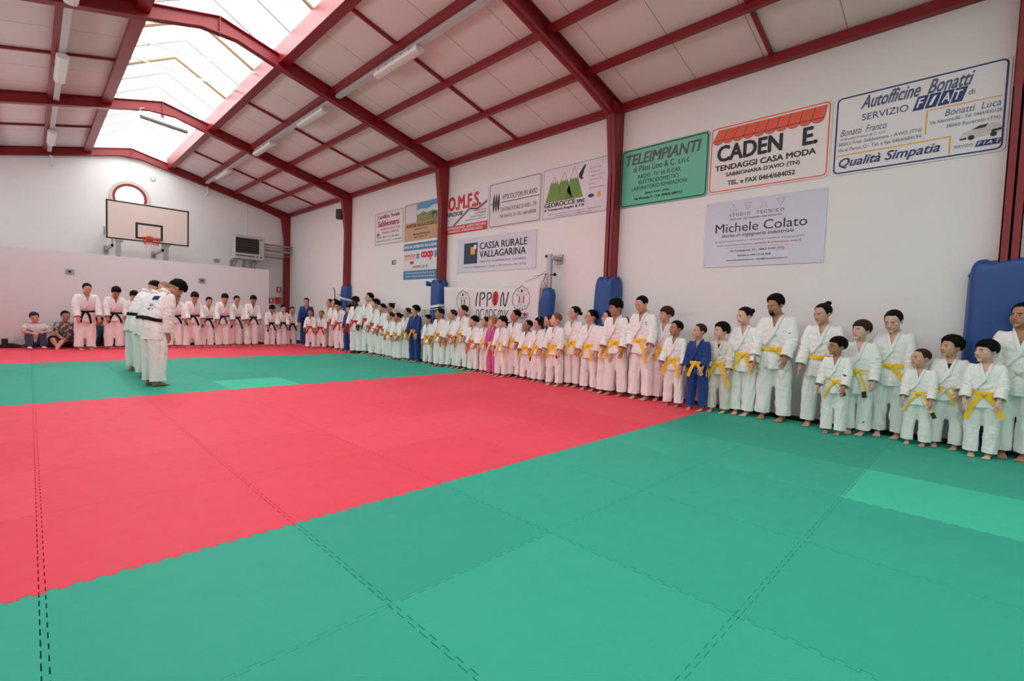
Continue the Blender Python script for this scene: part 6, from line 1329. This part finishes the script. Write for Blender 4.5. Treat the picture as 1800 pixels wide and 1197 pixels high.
person('fair-haired girl in a bright pink gi below the red oval of the banner', 7.09, 7.59, 1.27, -80, yaw=-35, pitch=10, hair='bob', hc='blond', sk='fair', gi='pink', belt='yellow', belt2='white', jk=1, long=.36, **W_)
person('child with black hair between the bowl-haired boy and the pink-clad girl', 7.15, 7.9, 1.25, -78, yaw=-45, hair='tied', xh='lowbun', hc='black', sk='light', belt='yellow', belt2='white', jk=1, **W_)
person('boy with a black bowl haircut and orange belt under the left banner lettering', 7.13, 8.27, 1.26, -78, yaw=-45, hair='bowl', hc='black', sk='light', belt='orange', belt2='red', jk=1, long=.40, tails=1, girth=1.06, **W_)
person('tall boy with brown hair beside the left emblem of the banner, orange belt', 7.15, 8.7, 1.5, -78, yaw=-48, hair='short', hc='dark', sk='light', belt='yellow', belt2='red', jk=1, long=.36, **W_)
person('brown-haired boy in white right of the padded column with strap, orange and yellow belt', 7.15, 9.1, 1.39, -76, yaw=-45, hair='short', hc='brown', sk='light', belt='orange', belt2='red', jk=1, **W_)
person('boy with black hair standing exactly before the strapped blue pad beside the banner', 7.03, 9.43, 1.41, -76, yaw=-42, pitch=4, hair='short', hc='dark', sk='tan', belt='orange', belt2='yellow', jk=1, long=.38, **W_)
person('short boy looking down between the pad-side boy and the boy in blue', 7.13, 10.03, 1.26, -76, yaw=-35, pitch=18, hair='crop', hc='black', sk='light', belt='orange', belt2='yellow', jk=1, long=.30, **W_)
person('sturdy boy in blue gi with orange belt, left of the short boy looking down', 7.13, 10.64, 1.47, -74, yaw=-42, hair='curly', hc='black', sk='light', gi='blue', belt='orange', belt2='yellow', jk=1, **W_)
person('girl with brown hair tied back, left of the orange-belted boy in blue', 7.13, 11.02, 1.41, -74, yaw=-42, hair='tied', xh='lowbun', hc='brown', sk='light', belt='orange', belt2='yellow', jk=1, long=.34, **W_)
person('small girl with black bun and orange belt, in front of the row', 6.97, 11.23, 1.27, -72, yaw=-42, hair='tied', xh='bun', hc='black', sk='tan', belt='orange', belt2='yellow', jk=1, **W_)
person('small fair girl with a pink hair tie behind the small girl with the black bun', 7.11, 11.84, 1.28, -72, yaw=-42, hair='tied', xh='bun', hc='brown', sk='fair', belt='orange', extra=('scrunchie',), jk=1, **W_)
person('tall girl with a high black bun behind the two small girls', 7.3, 12.17, 1.54, -72, yaw=-42, hair='tied', xh='topbun', hc='black', sk='light', belt='red', jk=1, **W_)
person('girl with black hair tied flat, red belt, left of the two small girls', 7.1, 12.23, 1.52, -72, yaw=-38, pitch=10, hair='tied', hc='black', sk='light', belt='red', jk=1, girth=1.08, **W_)
person('boy with a dark hair mop and red belt right of the tallest boy', 7.13, 12.7, 1.63, -70, yaw=-40, hair='mop', hc='black', sk='light', belt='red', jk=1, **W_)
person('tallest boy of the red belts, head above all, chin raised', 7.2, 13.24, 1.82, -70, yaw=-30, pitch=-6, hair='quiff', hc='black', sk='light', belt='red', jk=1, **W_)
person('young man with dark skin and black hair looking down, long red belt', 6.98, 13.56, 1.71, -58, yaw=-28, pitch=20, hair='curly', hc='black', sk='dark', belt='red', jk=0, long=.36, **W_)
person('boy whose black hair shows between the boy in blue and the dark-skinned young man', 7.3, 14.36, 1.47, -68, yaw=-20, hair='mop', hc='black', sk='light', belt='red', jk=1, **W_)
person('boy in blue gi with red belt before the pad of the farthest padded column', 6.98, 14.02, 1.46, -66, yaw=-30, hair='bowl', hc='black', sk='light', gi='blue', belt='red', jk=1, **W_)
person('boy with a black mop leaning forward, red belt, left of the farthest padded column', 6.97, 14.6, 1.57, -60, yaw=-20, pitch=14, lean=8, hair='mop', hc='black', sk='light', belt='red', jk=1, **W_)
person('dark-haired girl behind the leaning boy with the mop, red belt', 7.17, 15.46, 1.65, -60, yaw=-30, hair='tied', xh='bun', hc='black', sk='light', belt='red', jk=1, **W_)
person('adult in a greyish beige gi at the back of the red belts', 7.19, 15.87, 1.65, -60, yaw=-25, pitch=5, hair='tied', hc='brown', sk='light', gi='cream', belt='red', jk=0, **W_)
person('right one of the two small boys with red belts in the far corner', 6.8, 15.63, 1.25, -35, yaw=-10, hair='crop', hc='dark', sk='tan', belt='red', jk=1, long=.36, swing=(15, 18), **W_)
person('left one of the two small boys with red belts, before the woman in blue', 6.5, 15.74, 1.29, -35, yaw=-5, pitch=8, hair='crop', hc='dark', sk='tan', belt='red', jk=1, long=.3, lean=5, swing=(20, 20), **W_)
person('woman in a dark blue gi with long dark hair, standing in the far corner', 6.72, 16.64, 1.67, -30, yaw=-5, pitch=8, hair='tied', xh='tail', hc='dark', sk='light', gi='blue', belt='black', extra=('whiteshirt',), jk=0, swing=(18, 18), lean=6, **W_)
H_ = dict(group=G2)
person('child with dark green belt nearest the woman in blue, right end of the seniors', 6.35, 17.02, 1.37, -8, pitch=8, lean=12, hair='crop', hc='dark', sk='light', belt='green', jk=1, swing=(26, 26), **H_)
person('child with dark green belt, second from the right end of the seniors', 6, 16.9, 1.43, -6, pitch=14, lean=13, hair='short', hc='black', sk='light', belt='green', jk=1, swing=(28, 26), **H_)
person('child with fringe and open collar, green belt, third from the right end of seniors', 5.64, 16.95, 1.41, 2, pitch=24, lean=12, hair='fringe', hc='black', sk='tan', belt='green', jk=1, long=.34, swing=(26, 26), **H_)
person('tall boy with a green belt at the end of the partition, bowing slightly', 5.1, 17.05, 1.69, 0, pitch=14, lean=12, hair='fringe', hc='black', sk='tan', belt='green', jk=1, swing=(26, 26), **H_)
person('boy with a dark blue belt, first left of the tall green-belted boy', 4.66, 17.18, 1.64, 2, pitch=8, lean=10, hair='short', hc='black', sk='light', belt='navy', jk=1, long=.4, swing=(22, 26), **H_)
person('woman with side-parted dark fringe and blue belt, hands on her thighs', 4.25, 16.98, 1.71, 2, pitch=14, lean=16, hair='fringe', hc='dark', sk='light', belt='blue', jk=0, swing=(30, 30), **H_)
person('smiling boy with a dark blue belt, right of the curly-haired black belt', 3.83, 17, 1.56, 4, pitch=8, lean=12, roll=4, hair='short', hc='black', sk='light', belt='navy', jk=1, long=.36, swing=(20, 26), **H_)
person('black belt with curly brown hair and wide stance in the middle of the seniors', 3.43, 16.88, 1.7, 2, pitch=20, lean=16, hair='mop', hc='dark', sk='light', belt='black', jk=1, swing=(30, 30), spread=3, **H_)
person('black belt partly hidden behind the bowed head of the front teacher', 3.01, 17.05, 1.67, 4, pitch=30, lean=14, hair='short', hc='dark', sk='tan', belt='black', jk=1, swing=(26, 26), **H_)
person('black belt with round black hair, just left of the bowing teachers', 2.03, 17.1, 1.64, 6, pitch=18, lean=14, hair='mop', hc='black', sk='light', belt='black', jk=1, swing=(26, 26), **H_)
person('black belt with a black fringe looking down, right of the woman at the left end', 1.62, 16.95, 1.73, 8, pitch=26, lean=12, hair='mop', hc='black', sk='tan', belt='black', jk=1, swing=(24, 24), **H_)
person('sturdy woman with hair tied back and black belt, leftmost of the standing row', 1.02, 16.85, 1.78, 10, pitch=12, lean=14, hair='tied', xh='lowbun', hc='dark', sk='light', belt='black', jk=0, girth=1.12, swing=(26, 26), **H_)
T_ = dict(group=G3)
person('nearest bowing teacher with wavy black hair and a blue patch on his white jacket back', 1.36, 9.16, 1.77, 104, pitch=38, lean=20, hair='mop', hc='black', sk='tan', belt='black', jk=0, swing=(16, 14), elbow=(6, 6), arm=(30, 30), extra=('backpatch',), tails=1, lod=0, **T_)
person('middle bowing teacher with shaved head, mostly hidden by the nearest one', 1.42, 10.25, 1.76, 110, pitch=34, lean=18, hair='bald', hc='grey', sk='light', belt='black', jk=0, swing=(14, 12), elbow=(8, 8), arm=(30, 30), **T_)
person('farthest bowing teacher with short black hair, left of the other two', 1.42, 11.35, 1.81, 110, pitch=30, lean=20, hair='short', hc='black', sk='light', belt='black', jk=0, swing=(14, 12), elbow=(8, 8), arm=(30, 30), **T_)
S_ = dict(group='spectators sitting against the partition')
person('seated woman in white shirt, jeans and dark blue cap, arms folded over her knees', 0.08, 17.62, 1.68, 8, pitch=4, lean=12, roll=-8, hair='cap', hc='navy', sk='light', outfit='casual_woman', hipf=(146, 146), hipa=(7, 7), knee=(140, 140), arm=(12, 12), swing=(66, 66), elbow=(66, 56), twist=(60, 60), **S_)
person('seated man in patterned shirt and shorts, legs crossed, left of the standing woman', 0.66, 17.70, 1.80, 14, pitch=6, lean=4, hair='short', hc='black', sk='tan', outfit='casual_man', hipf=(108, 108), hipa=(34, 34), knee=(36, 36), shin=(46, 40), arm=(22, 22), swing=(34, 34), elbow=(40, 40), **S_)
person('seated person in a teal shirt, mostly hidden between the two leftmost standing people', 1.32, 17.62, 1.60, 10, pitch=20, lean=16, hair='short', hc='dark', sk='tan', outfit='casual_teal', hipf=(144, 144), knee=(138, 138), hipa=(8, 8), arm=(16, 16), swing=(60, 60), elbow=(40, 40), **S_)
